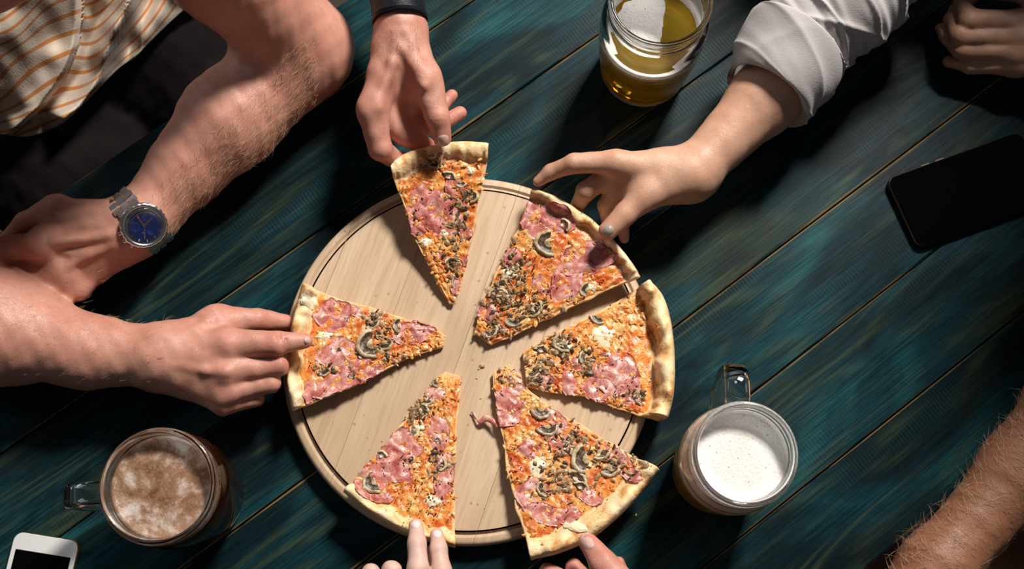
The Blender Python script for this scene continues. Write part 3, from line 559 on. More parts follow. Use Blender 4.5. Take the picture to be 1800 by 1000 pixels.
# ------------------------------------------------------------------ bodies: smooth distance fields turned into one skin mesh
def smin(a, b, k):
    h = np.maximum(k-np.abs(a-b), 0)/k; return np.minimum(a, b)-h*h*k*.25
class Body:
    def __init__(s, h=.0014): s.h = h; s.core = []; s.fing = []; s.add = []; s.cut = []; s.blush = []
    def c(s, *pts, k=.012):
        q = [J(*p) for p in pts]
        for a, b in zip(q, q[1:]): s.core.append((a[0], a[1], b[0], b[1], k))
        return s
    def f(s, *pts, tipred=True):
        q = [J(*p) for p in pts]; s.fing.append([(a[0], a[1], b[0], b[1]) for a, b in zip(q, q[1:])])
        for (p, r) in q[1:-1]: s.blush.append((p, r*1.1, .45))
        s.blush.append((q[0][0], q[0][1]*1.0, .5))
        if tipred: s.blush.append((q[-1][0], q[-1][1]*1.4, .7))
        return s
    def vein(s, *pts, k=.004):
        q = [J(*p) for p in pts]
        for a, b in zip(q, q[1:]): s.add.append((a[0], a[1], b[0], b[1], k))
        return s
    def crease(s, *pts, k=.002):
        q = [J(*p) for p in pts]
        for a, b in zip(q, q[1:]): s.cut.append((a[0], a[1], b[0], b[1], k))
        return s
    def build(s, name, mat, parent, kj=.009, kf=.0016, lump=.0005):
        allp = [x for x in s.core]+[x for g in s.fing for x in g]; lo = np.min([np.minimum(x[0]-x[1], x[2]-x[3]) for x in allp], axis=0)-.008; hi = np.max([np.maximum(x[0]+x[1], x[2]+x[3]) for x in allp], axis=0)+.008
        h = s.h; n = np.ceil((hi-lo)/h).astype(int)+1; ax = [lo[i]+h*np.arange(n[i]) for i in range(3)]
        def sub(a, ra, b, rb, m):
            l = np.minimum(a-ra, b-rb)-m; u = np.maximum(a+ra, b+rb)+m; i0 = np.clip(((l-lo)/h).astype(int), 0, n-1); i1 = np.clip(np.ceil((u-lo)/h).astype(int)+1, 1, n); return tuple(slice(i0[i], i1[i]) for i in range(3))
        def cap(sl, a, ra, b, rb):
            X = ax[0][sl[0]][:, None, None]-a[0]; Y = ax[1][sl[1]][None, :, None]-a[1]; Z = ax[2][sl[2]][None, None, :]-a[2]; d = b-a; L2 = float(d @ d)+1e-12
            t = np.clip((X*d[0]+Y*d[1]+Z*d[2])/L2, 0, 1); return np.sqrt((X-t*d[0])**2+(Y-t*d[1])**2+(Z-t*d[2])**2)-(ra+(rb-ra)*t)
        big = .05; Cf = np.full(n, big, np.float32); Ff = np.full(n, big, np.float32)
        for a, ra, b, rb, k in s.core:
            sl = sub(a, ra, b, rb, k+.006); Cf[sl] = smin(Cf[sl], cap(sl, a, ra, b, rb), k)
        for g in s.fing:
            A = np.min([np.minimum(x[0]-x[1], x[2]-x[3]) for x in g], axis=0); B = np.max([np.maximum(x[0]+x[1], x[2]+x[3]) for x in g], axis=0); sl = sub(A, 0, B, 0, .014); d = None
            for x in g:
                c = cap(sl, *x); d = c if d is None else smin(d, c, .003)
            Ff[sl] = smin(Ff[sl], d, kf)
        F = smin(Cf, Ff, kj)
        for a, ra, b, rb, k in s.add:
            sl = sub(a, ra, b, rb, k+.004); F[sl] = smin(F[sl], cap(sl, a, ra, b, rb), k)
        for a, ra, b, rb, k in s.cut:
            sl = sub(a, ra, b, rb, k+.004); F[sl] = -smin(-F[sl], cap(sl, a, ra, b, rb), k)
        F = F.astype(np.float32)
        if lump:
            X, Y, Z = ax[0][:, None, None], ax[1][None, :, None], ax[2][None, None, :]
            F += (lump*(np.sin(X*170+Y*60)*np.sin(Y*190-Z*80)+.6*np.sin(X*330-Z*200)*np.sin(Y*290+X*120))).astype(np.float32)
        # surface nets
        ins = F < 0; m = n-1; cnt = np.zeros(m, np.int8); offs_ = [(i, j, k) for i in (0, 1) for j in (0, 1) for k in (0, 1)]
        for i, j, k in offs_: cnt += ins[i:i+m[0], j:j+m[1], k:k+m[2]]
        act = (cnt > 0) & (cnt < 8); idx = np.argwhere(act); cv = np.stack([F[idx[:, 0]+i, idx[:, 1]+j, idx[:, 2]+k] for i, j, k in offs_], 1); O = np.array(offs_, float)
        acc = np.zeros((len(idx), 3)); c_ = np.zeros(len(idx))
        for a in range(8):
            for b in range(a+1, 8):
                if np.abs(O[a]-O[b]).sum() != 1: continue
                va, vb = cv[:, a], cv[:, b]; mk = (va < 0) != (vb < 0); t = va/np.where(mk, va-vb, 1); acc += np.where(mk[:, None], O[a]+t[:, None]*(O[b]-O[a]), 0); c_ += mk
        vs = lo+h*(idx+acc/c_[:, None]); vid = np.full(m, -1, np.int64); vid[tuple(idx.T)] = np.arange(len(idx)); quads = []
        for axn in range(3):
            a = ins[tuple(slice(0, n[i]-1) if i == axn else slice(0, None) for i in range(3))]; b = ins[tuple(slice(1, n[i]) if i == axn else slice(0, None) for i in range(3))]; e = np.argwhere(a != b)
            b1, b2 = (axn+1) % 3, (axn+2) % 3; ok = (e[:, b1] > 0) & (e[:, b2] > 0) & (e[:, b1] < m[b1]) & (e[:, b2] < m[b2]); e = e[ok]; s0 = a[tuple(e.T)]
            def g(d1, d2): q = e.copy(); q[:, b1] -= d1; q[:, b2] -= d2; return vid[tuple(q.T)]
            qd = np.stack([g(1, 1), g(0, 1), g(0, 0), g(1, 0)], 1); qd[~s0] = qd[~s0][:, ::-1]; quads.append(qd)
        quads = np.vstack(quads); quads = quads[(quads >= 0).all(1)]
        # one relaxing pass
        for _ in range(2):
            acc = np.zeros_like(vs); cc = np.zeros(len(vs))
            for k in range(4): np.add.at(acc, quads[:, k], vs[quads[:, (k+1) % 4]]); np.add.at(cc, quads[:, k], 1)
            vs = vs*.5+.5*acc/np.maximum(cc, 1)[:, None]
        me = mesh(name, vs, quads); bl = np.zeros(len(vs))
        for p, r, w_ in s.blush: bl = np.maximum(bl, w_*np.exp(-((vs-p)**2).sum(1)/(r*r)))
        attr(me, 'blush', bl); s.vs = vs; s.px = np.stack(proj(vs), -1); s.me = me; return link(name, me, mat, parent)
    def nail(s, px, py, ang, ln, wd, mat, parent):
        """fingernail plate fitted to the skin seen at px,py; ang = pointing direction in degrees on the table"""
        d = np.hypot(s.px[:, 0]-px, s.px[:, 1]-py); m = d < max(ln, wd)*1.3; pts = s.vs[m]; q = s.px[m]
        if len(pts) < 12: return
        top = pts[:, 2] > pts[:, 2].max()-.010; pts = pts[top]; q = q[top]; dx = (q-[px, py])/10.
        A = np.stack([np.ones(len(dx)), dx[:, 0], dx[:, 1], dx[:, 0]**2, dx[:, 1]**2, dx[:, 0]*dx[:, 1]], 1); co, *_ = np.linalg.lstsq(A, pts[:, 2], rcond=None)
        a = math.radians(ang); v = []; na, nr = 24, 6
        for i in range(na):
            t = 2*math.pi*i/na
            for j in range(nr):
                r = j/(nr-1); e = .75; x = math.copysign(abs(math.cos(t))**e, math.cos(t))*r*ln; y = math.copysign(abs(math.sin(t))**e, math.sin(t))*r*wd
                X = x*math.cos(a)-y*math.sin(a); Y = -(x*math.sin(a)+y*math.cos(a)); k = np.array([X, Y])/10.
                z = co @ np.array([1, k[0], k[1], k[0]**2, k[1]**2, k[0]*k[1]]); v.append(P(px+X, py+Y, z+.0005*(1-r**4)+.00005))
        link('fingernail', mesh('fingernail', v, grid_faces(na, nr, True)), mat, parent)
    def hair(s, parent, mat, n, mask, dirv, length, width, seed, name='arm_hair'):
        r = np.random.default_rng(seed); nr = np.empty(len(s.me.vertices)*3); s.me.vertices.foreach_get('normal', nr); nr = nr.reshape(-1, 3)
        ok = np.argwhere(mask(s.px[:, 0], s.px[:, 1]) & (nr[:, 2] > -.1))[:, 0]
        if not len(ok): return
        pick = r.choice(ok, n); p0 = s.vs[pick]+r.normal(0, s.h*.6, (n, 3)); N_ = nr[pick]; D_ = np.array(dirv)/np.linalg.norm(dirv); dv = D_+r.normal(0, .30, (n, 3)); dv -= N_*(dv*N_).sum(1, keepdims=True)*.85; dv /= np.linalg.norm(dv, axis=1, keepdims=True)
        L = length*r.uniform(.5, 1.2, n)[:, None]; side = np.cross(dv, N_); side /= np.maximum(np.linalg.norm(side, axis=1, keepdims=True), 1e-6); V_ = []; ks = 5
        curl = r.normal(0, .25, (n, 1))
        for k in range(ks):
            t = k/(ks-1); c = p0+dv*L*t+N_*L*(.34*t-.22*t*t)+side*L*curl*t*t-N_*.0003; wd = width*(1-.85*t)
            V_ += [c+side*wd, c-side*wd*.5+N_*wd*.8, c-side*wd*.5-N_*wd*.8]
        V_ = np.stack(V_, 1).reshape(-1, 3); q = []
        for k in range(ks-1):
            for j in range(3): q.append([k*3+j, k*3+(j+1) % 3, k*3+3+(j+1) % 3, k*3+3+j])
        F_ = (np.array(q)[None]+(np.arange(n)*ks*3)[:, None, None]).reshape(-1, 4); o = link(name, mesh(name, V_, F_), mat, parent); o['kind'] = 'stuff'; return o

def cloth_loft(name, rings, mat, parent, fold=.0022, seed=1, thick=.0022, ns=96, nl=70, wr=1.0):
    """rings: (xl, yl, xr, yr, z_cm, half-depth cm); tube of cloth round a limb"""
    R = catmull(rings, nl); v = []
    for k, (xl, yl, xr, yr, z, hd) in enumerate(R):
        a = P(xl, yl, z/100); b = P(xr, yr, z/100); c = (a+b)/2; e = (b-a)/2; u = np.array([0, 0, hd/100])
        for i in range(ns):
            t = 2*math.pi*i/ns; d = e*math.cos(t)+u*math.sin(t); L = np.linalg.norm(d); s_ = k/nl
            f_ = fold*(vnoise(np.array([math.cos(t)*.30*wr, math.sin(t)*.30*wr, s_*1.1*wr]), seed, 2)+.45*vnoise(np.array([math.cos(t)*.25, math.sin(t)*.25, (s_+.22*math.sin(t+1))*3.2*wr]), seed+4, 2)); f_ += fold*.9*(1-abs(math.sin(2.2*t+s_*7*wr+1.2*math.sin(t+s_*4))))**4*math.sin(3.1*s_+.6)+fold*.8*(1-abs(math.sin(1.3*t-s_*9*wr+seed)))**5; v.append(c+d*(1+f_/L))
    v = np.array(v); me = mesh(name, v, np.vstack([grid_faces(nl, ns), [[i*ns+ns-1, (i+1)*ns+ns-1, (i+1)*ns, i*ns] for i in range(nl-1)]]))
    bm = bmesh.new(); bm.from_mesh(me); bmesh.ops.recalc_face_normals(bm, faces=bm.faces); bm.to_mesh(me); bm.free()
    o = link(name, me, mat, parent); md = o.modifiers.new('thick', 'SOLIDIFY'); md.thickness = thick; md.offset = -1; return o

# ---- man in the striped shirt (both arms), seated at the upper left
man = empty('person', tuple(P(60, 260, -.25)), 'person in a cream and orange striped shirt reaching for the left pizza slice', 'person')
B = Body(.0016)
# left arm with watch
B.c((530, 92, 4.9, 84), (400, 214, 4.9, 80), (328, 296, 4.3, 60), (262, 374, 4.2, 47), (226, 400, 4.4, 46), k=.02)
B.c((528, 78, 5.4, 84), (380, -62, 16, 88), (250, -210, 28, 95), k=.02)
B.c((226, 400, 4.4, 47), (102, 372, 5.0, 24)); B.c((226, 402, 4.5, 46), (88, 428, 5.4, 27)); B.c((228, 405, 4.2, 44), (112, 478, 4.4, 21)); B.c((230, 408, 3.8, 42), (142, 503, 3.4, 18)); B.c((200, 400, 3.6, 44), (120, 425, 3.2, 40))
B.f((100, 366, 5.0, 25), (45, 392, 3.6, 20), (15, 425, 2.4, 18)); B.f((82, 430, 5.5, 27), (15, 438, 4.4, 24), (-45, 445, 2.6, 20)); B.f((108, 480, 4.6, 22), (35, 478, 3.4, 20), (-25, 470, 2.4, 17)); B.f((138, 505, 3.5, 18), (72, 500, 2.6, 16), (15, 490, 1.9, 13))
B.vein((210, 385, 6.5, 8), (150, 372, 6.2, 7), (105, 385, 6.3, 8)); B.vein((215, 410, 6.6, 8), (150, 420, 6.6, 7), (95, 425, 6.9, 9)); B.vein((210, 425, 6.2, 7), (160, 446, 5.9, 7), (115, 470, 5.6, 8))
B.vein((190, 398, 6.6, 4), (160, 398, 6.4, 4), (125, 402, 6.3, 4)); B.vein((180, 440, 5.9, 4), (130, 448, 5.9, 4), (110, 440, 6.1, 4))
B.c((78, 424, 5.9, 25), (80, 426, 5.9, 25)); B.c((107, 477, 5.0, 19), (108, 478, 5.0, 19)); B.c((132, 502, 4.0, 15), (133, 502, 4.0, 15))
# right arm
B.c((-190, 520, 6.5, 105), (-60, 562, 4.9, 98), (0, 580, 4.7, 90), (150, 617, 4.6, 58), (285, 627, 4.6, 54), k=.02)
B.c((-190, 520, 6.5, 105), (-260, 300, 14, 105), (-220, 0, 26, 110), k=.02); B.c((-220, 0, 26, 110), (250, -210, 28, 95), k=.02)
B.c((288, 627, 4.8, 50), (398, 606, 6.1, 26)); B.c((288, 630, 4.8, 50), (398, 652, 5.9, 24)); B.c((288, 634, 4.4, 46), (394, 688, 5.2, 21)); B.c((290, 636, 4.0, 42), (388, 707, 4.4, 18)); B.c((300, 612, 4.6, 40), (382, 568, 4.3, 29)); B.c((330, 620, 4.0, 46), (385, 640, 3.6, 36))
B.f((382, 567, 4.3, 30), (452, 562, 3.6, 20), (504, 567, 2.3, 14)); B.f((402, 604, 6.2, 27), (484, 604, 6.3, 22), (536, 598, 5.7, 14)); B.f((402, 652, 5.9, 23), (488, 642, 5.4, 18), (496, 645, 3.9, 15), (470, 650, 2.7, 14)); B.f((400, 690, 5.2, 20), (476, 672, 4.8, 17), (480, 676, 3.4, 14), (455, 682, 2.5, 13)); B.f((396, 711, 4.4, 17), (450, 701, 4.0, 14), (453, 702, 2.9, 12), (433, 706, 2.1, 12))
B.vein((300, 600, 6.6, 5), (345, 585, 6.4, 5), (360, 610, 6.7, 4), (362, 625, 6.9, 4), k=.006); B.vein((310, 640, 6.9, 7), (360, 652, 6.8, 6), (400, 652, 7.0, 8)); B.vein((320, 600, 6.3, 6), (365, 565, 5.9, 5), k=.006)
B.vein((406, 600, 7.1, 10), (400, 606, 7.0, 10)); B.vein((404, 652, 6.7, 9), (398, 652, 6.6, 9))
B.crease((463, 546, 4.6, 2), (467, 560, 4.7, 2), (466, 576, 4.4, 2)); B.crease((490, 588, 6.9, 2), (493, 604, 7.3, 2), (490, 620, 7.0, 2)); B.crease((500, 588, 6.6, 1.5), (503, 604, 7.0, 1.5), (500, 618, 6.7, 1.5))
man_body = B.build('body', SK_RED, man)
B.nail(541, 597, 6, 7, 8, NAIL, man)
B.hair(man, HAIR_FAIR, 1500, lambda x, y: (x > 262) & (x < 560) & (y > 60) & (y < 400) & (x+y > 600) , (-.1, -.9, .2), .0085, .00012, 3)
B.hair(man, HAIR_FAIR, 420, lambda x, y: (x < 290) & (x > -20) & (y > 470) & (y < 700), (.75, .6, .2), .0075, .00012, 4)

# striped shirt: cloth sheet with folds hanging over the lap
hem = catmull([(-330, 215), (-180, 246), (-60, 240), (0, 236), (48, 240), (88, 228), (122, 208), (150, 180), (178, 152), (208, 122), (246, 92), (276, 62), (312, 28), (345, 0), (400, -60), (470, -130)], 200)
nrow = 120; ed1 = np.array([(142, -150), (144, 0), (143, 40), (138, 80), (122, 120), (105, 150), (75, 190), (40, 222), (20, 238)], float)   # edge of the overlapping left fold
rdg = catmull([(262, -120), (228, 0), (205, 50), (185, 100), (172, 140), (140, 185), (112, 208)], 60)
verts = []; phs = []; pan = []
samp = {0: [(1, [(0, 38), (15, 28), (40, 12), (60, 0)]), (2, [(0, 60), (20, 57), (38, 45), (55, 22), (68, 0)]), (3, [(0, 78), (20, 72), (38, 60), (52, 42), (75, 12), (110, 0)]), (4, [(0, 98), (35, 80), (55, 60), (70, 42), (100, 33), (144, 18)]), (5, [(0, 140), (15, 115), (35, 95), (60, 85), (85, 70), (110, 62), (138, 54)]), (6, [(0, 180), (20, 160), (40, 138), (60, 118), (90, 105), (130, 88)]), (7, [(0, 200), (30, 187), (60, 165), (80, 150), (115, 130)]), (8, [(0, 216), (40, 206), (70, 192), (95, 172)]), (9, [(0, 232), (30, 226), (50, 218)]), (0, [(0, 10), (20, -8)])],
        1: [(1, [(145, 8), (165, 8), (182, -6)]), (2, [(145, 30), (165, 32), (180, 22), (200, 0)]), (3, [(145, 52), (165, 56), (180, 45), (215, 10), (222, 0)]), (4, [(145, 75), (165, 80), (180, 70), (212, 28), (232, 0)]), (5, [(140, 100), (165, 106), (178, 100), (205, 60), (238, 15), (246, 0)]), (6, [(128, 125), (165, 132), (175, 122), (200, 90), (235, 38), (258, 20), (265, 0)]), (7, [(115, 155), (150, 158), (168, 150), (190, 115), (220, 80), (250, 66), (275, 30), (290, 0)]), (8, [(75, 195), (120, 185), (150, 178), (178, 145), (215, 105), (246, 88), (275, 55), (300, 25), (318, 0)]), (9, [(60, 226), (110, 205), (140, 190), (200, 130), (250, 92), (300, 45), (325, 15), (335, 0)])]}
S = {k: np.vstack([np.c_[smooth_line(pl, 24), np.full(24, ph)] for ph, pl in v]) for k, v in samp.items()}
G = []
for hx, hy in hem:
    tt = np.linspace(0, 1, nrow)**1.15*330; G.append(np.stack([hx-tt*.62, hy-tt*.80], -1))
G = np.array(G); q = G.reshape(-1, 2); ex = np.interp(q[:, 1], ed1[:, 1], ed1[:, 0]); side = (q[:, 0] > ex).astype(int); ph = np.empty(len(q))
for k in (0, 1):
    m = side == k; qq = q[m]; out = np.empty(len(qq))
    for i in range(0, len(qq), 1500):
        df = S[k][None, :, :2]-qq[i:i+1500, None]; d = (df**2).sum(-1); dm = d.min(1, keepdims=True); w_ = np.exp(-(d-dm)/(2*(15.**2+dm*.5)))
        A_ = np.concatenate([np.ones_like(df[..., :1]), df], -1); M_ = np.einsum('nk,nki,nkj->nij', w_, A_, A_)+np.diag([1e-6, 3., 3.]); b_ = np.einsum('nk,nki,nk->ni', w_, A_, np.broadcast_to(S[k][None, :, 2], d.shape)); out[i:i+1500] = np.linalg.solve(M_, b_[..., None])[:, 0, 0]
    ph[m] = out
dr = np.sqrt(((q[:, None]-rdg[None])**2).sum(-1).min(1)); de = ex-q[:, 0]
row = np.tile(np.linspace(0, 1, nrow), len(hem)); z = -.075+.20*row**1.1
z += .030*np.exp(-(dr/13)**2)-.012*np.exp(-((dr-34)/14)**2)+np.where(de > 0, .024*np.exp(-de/75.)*np.minimum(1, .25+de/14), -.006*np.exp(de/20.))+.010*np.sin(q[:, 0]/26+q[:, 1]/60)*np.clip(row*5, 0, 1)+.0025*vnoise(q/90, 3, 2)
z += .012*np.clip((q[:, 0]-228)/20, 0, 1)*np.exp(-((q[:, 0]-q[:, 1]*-.6-290)/22)**2)
sv = P(q[:, 0], q[:, 1], z); me = mesh('shirt', sv, grid_faces(len(hem), nrow)); attr(me, 'stripe', ph+.5)
o = link('shirt', me, M_SHIRT, man); o['label'] = 'cream shirt with thin orange stripes'; md = o.modifiers.new('t', 'SOLIDIFY'); md.thickness = .0016
# trousers: lap and two thighs going under the table
T = Body(.0035); T.c((-200, 120, -16, 150), (150, 330, -17, 130), (420, 560, -20, 130), k=.03); T.c((60, 40, -16, 150), (330, 130, -17, 115), (620, 330, -20, 110), k=.03); T.c((-200, 60, -14, 150), (120, 20, -14, 150), k=.04)
o = T.build('trousers', M_JEANS, man, lump=.0012); o['label'] = 'dark brown trousers'

# ---- wristwatch
wc = Vector(P(246, 387, .043)); ax_ = Vector(P(300, 340, .043)-P(228, 402, .043)).normalized(); cr0 = ax_.cross(Vector((0, 0, 1))).normalized(); phi = math.radians(34)
nrm = (Vector((0, 0, 1))*math.cos(phi)+cr0*math.sin(phi)).normalized(); RW = .0285; wp = np.array(wc+nrm*RW); WR = 42*depth(wp)/FPX
watch = empty('wristwatch', tuple(wp), 'steel wristwatch with a blue dial on the wrist of the striped shirt person', 'watch')
cr_ = ax_.cross(nrm).normalized()
if cr_.dot(cr0) < 0: cr_ = -cr_
ax_ = nrm.cross(cr_)
watch.rotation_euler = Matrix((cr_, ax_, nrm)).transposed().to_euler()
def wl(name, prof, mat, seg=64): 
    o = lathe(name, prof, seg, mat, None); o.parent = watch; return o
wl('case', [(0, -.006), (WR*.8, -.006), (WR*.93, -.004), (WR*.95, .001), (WR*.90, .002), (WR*.80, .0022), (0, .0022)], M_STEEL)
bz = [(WR*.76, .0022), (WR*.93, .0022), (WR*.98, .0030), (WR*.97, .0040), (WR*.86, .0050), (WR*.77, .0044), (WR*.76, .0022)]
o = wl('bezel', bz, M_STEEL, 96)
for k, vv in enumerate(o.data.vertices):
    a = math.atan2(vv.co.y, vv.co.x); r = math.hypot(vv.co.x, vv.co.y)
    if r > WR*.95: f_ = 1-.035*(int((a/(2*math.pi)+1)*48) % 2); vv.co.x *= f_; vv.co.y *= f_
wl('dial', [(0, .0030), (WR*.77, .0030), (WR*.77, .0024), (0, .0024)], M_BLUE)
def wbox(name, x, y, z, sx, sy, sz, ang, mat, rot=None):
    o = box(name, -sx/2, sx/2, -sy/2, sy/2, -sz/2, sz/2, mat, None, bev=.0006); o.parent = watch
    for md in (): pass
    o.location = (x, y, z); o.rotation_euler = rot or (0, 0, ang); return o
def thinbar(name, x, y, z, sx, sy, sz, ang, mat):
    v = [(a*sx/2, b*sy/2, c*sz/2) for a in (-1, 1) for b in (-1, 1) for c in (-1, 1)]
    o = link(name, mesh(name, v, [[0, 1, 3, 2], [4, 6, 7, 5], [0, 4, 5, 1], [2, 3, 7, 6], [0, 2, 6, 4], [1, 5, 7, 3]]), mat, None, smooth=False); o.parent = watch; o.location = (x, y, z); o.rotation_euler = (0, 0, ang); return o
for k in range(12):
    a = k*math.pi/6; thinbar('hour_marker', math.cos(a)*WR*.64, math.sin(a)*WR*.64, .0033, .0028, .0008, .0005, a, M_STEEL)
for rr_, a in ((.30, 2.2), (.30, .2), (.30, 4.2)):
    wl('subdial', [(0, .0032), (WR*.17, .0032), (WR*.19, .0035), (WR*.20, .0031)], M_BLUE, 24).location = (math.cos(a)*WR*.36, math.sin(a)*WR*.36, 0)
for a, L, w_ in ((1.62, .42, .0018), (3.0, .52, .0015), (5.6, .58, .0007)):
    thinbar('watch_hand', math.cos(a)*WR*L/2, math.sin(a)*WR*L/2, .0042, WR*L, w_, .0004, a, M_ROSE)
wl('crystal', [(0, .0052), (WR*.70, .0051), (WR*.76, .0046), (WR*.76, .0043), (0, .0046)], M_GLASS)
for dx in (-.8, .8): 
    o = wl('pusher', [(0, 0), (.0016, 0), (.0018, .003), (0, .003)], M_STEEL, 16); o.location = (WR*.55*dx*.8, -WR*.86, -.001); o.rotation_euler = (math.pi/2, 0, 0)
o = wl('crown', [(0, 0), (.0022, 0), (.0024, .003), (0, .0034)], M_STEEL, 16); o.location = (0, -WR*.92, -.001); o.rotation_euler = (math.pi/2, 0, 0)
# bracelet links wrap over the wrist; local x runs across the wrist, z out of it
for sgn, nl_ in ((-1, 9), (1, 4)):
    for k in range(nl_):
        psi = sgn*math.radians(44+15.5*k); rho = RW*(1.0 if k else 1.03); x = rho*math.sin(psi); z = rho*math.cos(psi)-RW
        wy = .0082 if k < 2 else .0074
        for j in (-1, 0, 1):
            wbox('bracelet_link', x, j*wy, z+(.0007 if j == 0 else 0), .0062, wy-.0011, .0030, 0, M_STEEL, (0, psi, 0))
    # lug piece between case and bracelet
    wbox('lug', sgn*WR*.84, 0, -.0040, .0090, .0205, .0040, 0, M_STEEL, (0, sgn*.75, 0))

# ---- hand from the top with a black leather cuff
pb = empty('person', tuple(P(690, -60, 0)), 'person reaching in from the top, only a hand with a black leather cuff in view', 'person')
B = Body(.0012)
B.c((650, -260, 14, 62), (688, -60, 9.8, 44), (702, 40, 9.2, 37), k=.015)
B.c((702, 48, 9.1, 35), (654, 190, 8.4, 24)); B.c((704, 50, 8.8, 34), (674, 185, 7.0, 22)); B.c((706, 52, 8.4, 32), (690, 178, 6.0, 20)); B.c((708, 54, 8.0, 30), (700, 172, 5.4, 18)); B.c((714, 60, 9.0, 32), (748, 140, 8.8, 26)); B.c((700, 80, 8.2, 38), (702, 130, 7.4, 36)); B.c((702, 130, 6.4, 34), (712, 190, 5.2, 24))
B.f((748, 138, 8.8, 27), (771, 208, 8.2, 21), (777, 243, 7.3, 16)); B.f((654, 196, 8.4, 26), (669, 262, 7.0, 21), (700, 284, 4.25, 15), (735, 275, 4.1, 13))
B.f((674, 208, 7.0, 21), (712, 238, 5.4, 19), (748, 256, 4.6, 16)); B.f((688, 196, 6.0, 18), (728, 225, 5.2, 16), (770, 220, 5.1, 14), (807, 200, 5.1, 13)); B.f((700, 184, 5.4, 17), (745, 204, 4.8, 14), (778, 186, 4.8, 12), (795, 167, 4.8, 11))
B.vein((700, 60, 10.6, 5), (690, 110, 10.1, 5), (662, 185, 9.3, 7), k=.007); B.vein((715, 60, 10.5, 5), (735, 120, 10.0, 5), (746, 150, 9.9, 6), k=.007); B.vein((706, 56, 10.6, 4), (708, 85, 10.3, 4), (738, 130, 9.9, 4), k=.006)
B.crease((757, 208, 9.2, 2), (772, 205, 9.4, 2), (787, 205, 9.1, 2)); B.crease((755, 215, 9.0, 1.6), (772, 213, 9.2, 1.6), (787, 213, 9.0, 1.6))
B.build('body', SK_RED, pb); B.nail(779, 247, -80, 10, 12, NAIL, pb)
cuff = cloth_loft('leather_cuff', [(664, -80, 738, -92, 10, 2.6), (652, -20, 744, -34, 9.8, 2.5), (652, 14, 747, 0, 9.6, 2.35), (656, 40, 750, 30, 9.4, 2.3)], M_LEATHER, pb, fold=.0004, thick=.003); cuff['label'] = 'black leather wrist cuff'
cloth_loft('cuff_edging', [(654, 36, 751.5, 26, 9.45, 2.42), (655, 44, 752, 34, 9.3, 2.38)], M_LEATHER, cuff, fold=.0002, thick=.003, nl=6).location = (0, 0, 0)
B.hair(pb, HAIR_BROWN, 90, lambda x, y: (x > 655) & (x < 745) & (y > 45) & (y < 120), (.1, -1, .1), .006, .00009, 6, 'wrist_hair')

# ---- woman's arm with rolled sleeve
pc = empty('person', tuple(P(1500, 40, 0)), 'person in a rolled grey sleeve pinching the upper right slice with painted nails', 'person')
B = Body(.0012)
B.c((1620, -150, 11, 72), (1480, 30, 8.6, 64), (1345, 172, 6.4, 58), (1222, 300, 5.8, 42), k=.015)
B.c((1218, 302, 5.8, 42), (1086, 288, 6.8, 21)); B.c((1216, 304, 5.6, 40), (1088, 312, 5.4, 20)); B.c((1216, 306, 5.2, 38), (1092, 334, 4.6, 18)); B.c((1214, 310, 4.8, 36), (1100, 350, 4.0, 16)); B.c((1200, 315, 6.0, 36), (1138, 340, 6.2, 25)); B.c((1160, 305, 5.4, 38), (1120, 315, 5.0, 26))
B.f((1080, 285, 6.8, 21), (1009, 287, 6.3, 17.5), (968, 303, 5.2, 14), (946, 319, 4.7, 9.5)); B.f((1137, 342, 6.2, 25), (1098, 377, 6.0, 20), (1068, 406, 5.8, 17))
B.f((1074, 306, 5.4, 20), (1030, 336, 4.6, 17), (1014, 364, 2.9, 13)); B.f((1084, 330, 4.7, 18), (1067, 360, 3.7, 16), (1070, 392, 2.4, 13)); B.f((1096, 352, 4.1, 15), (1094, 388, 3.2, 12), (1097, 419, 2.4, 9.5))
B.crease((1088, 360, 7.3, 1.6), (1100, 367, 7.6, 1.6), (1108, 380, 7.3, 1.6)); B.crease((1084, 366, 7.0, 1.3), (1094, 374, 7.4, 1.3), (1102, 386, 7.1, 1.3)); B.crease((1015, 268, 7.2, 1.5), (1012, 285, 7.6, 1.5), (1014, 303, 7.0, 1.5))

B.build('body', SK_TAN, pc, lump=.00022); B.nail(1067, 407, 225, 13, 10.5, NAIL_GREY, pc); B.nail(944, 317, 215, 7, 4, NAIL_GREY, pc)
for o in pc.children:
    if o.name.startswith('fingernail'): o['label'] = 'grey painted fingernail'
sl = cloth_loft('shirt_sleeve', [(1340, 60, 1462, 150, 7.4, 4.2), (1352, 22, 1492, 118, 7.9, 4.4), (1378, -8, 1536, 82, 8.6, 4.7), (1412, -50, 1578, 40, 9.2, 5), (1452, -96, 1612, 0, 10, 5.2), (1540, -180, 1700, -80, 11, 5.6)], M_SLEEVE, pc, fold=.0036, seed=5, wr=1.6, ns=128, nl=100); sl['label'] = 'grey shirt sleeve'
cu = cloth_loft('rolled_cuff', [(1291, 122, 1398, 186, 6.6, 3.7), (1283, 124, 1418, 213, 6.7, 4.2), (1291, 96, 1430, 196, 7.0, 4.5), (1300, 64, 1458, 168, 7.3, 4.7), (1318, 26, 1481, 136, 7.7, 4.9), (1330, 26, 1474, 132, 7.7, 4.6)], M_SLEEVE, pc, fold=.0018, seed=9, wr=.8, thick=.0028, ns=128); cu['label'] = 'turned-back grey cuff'

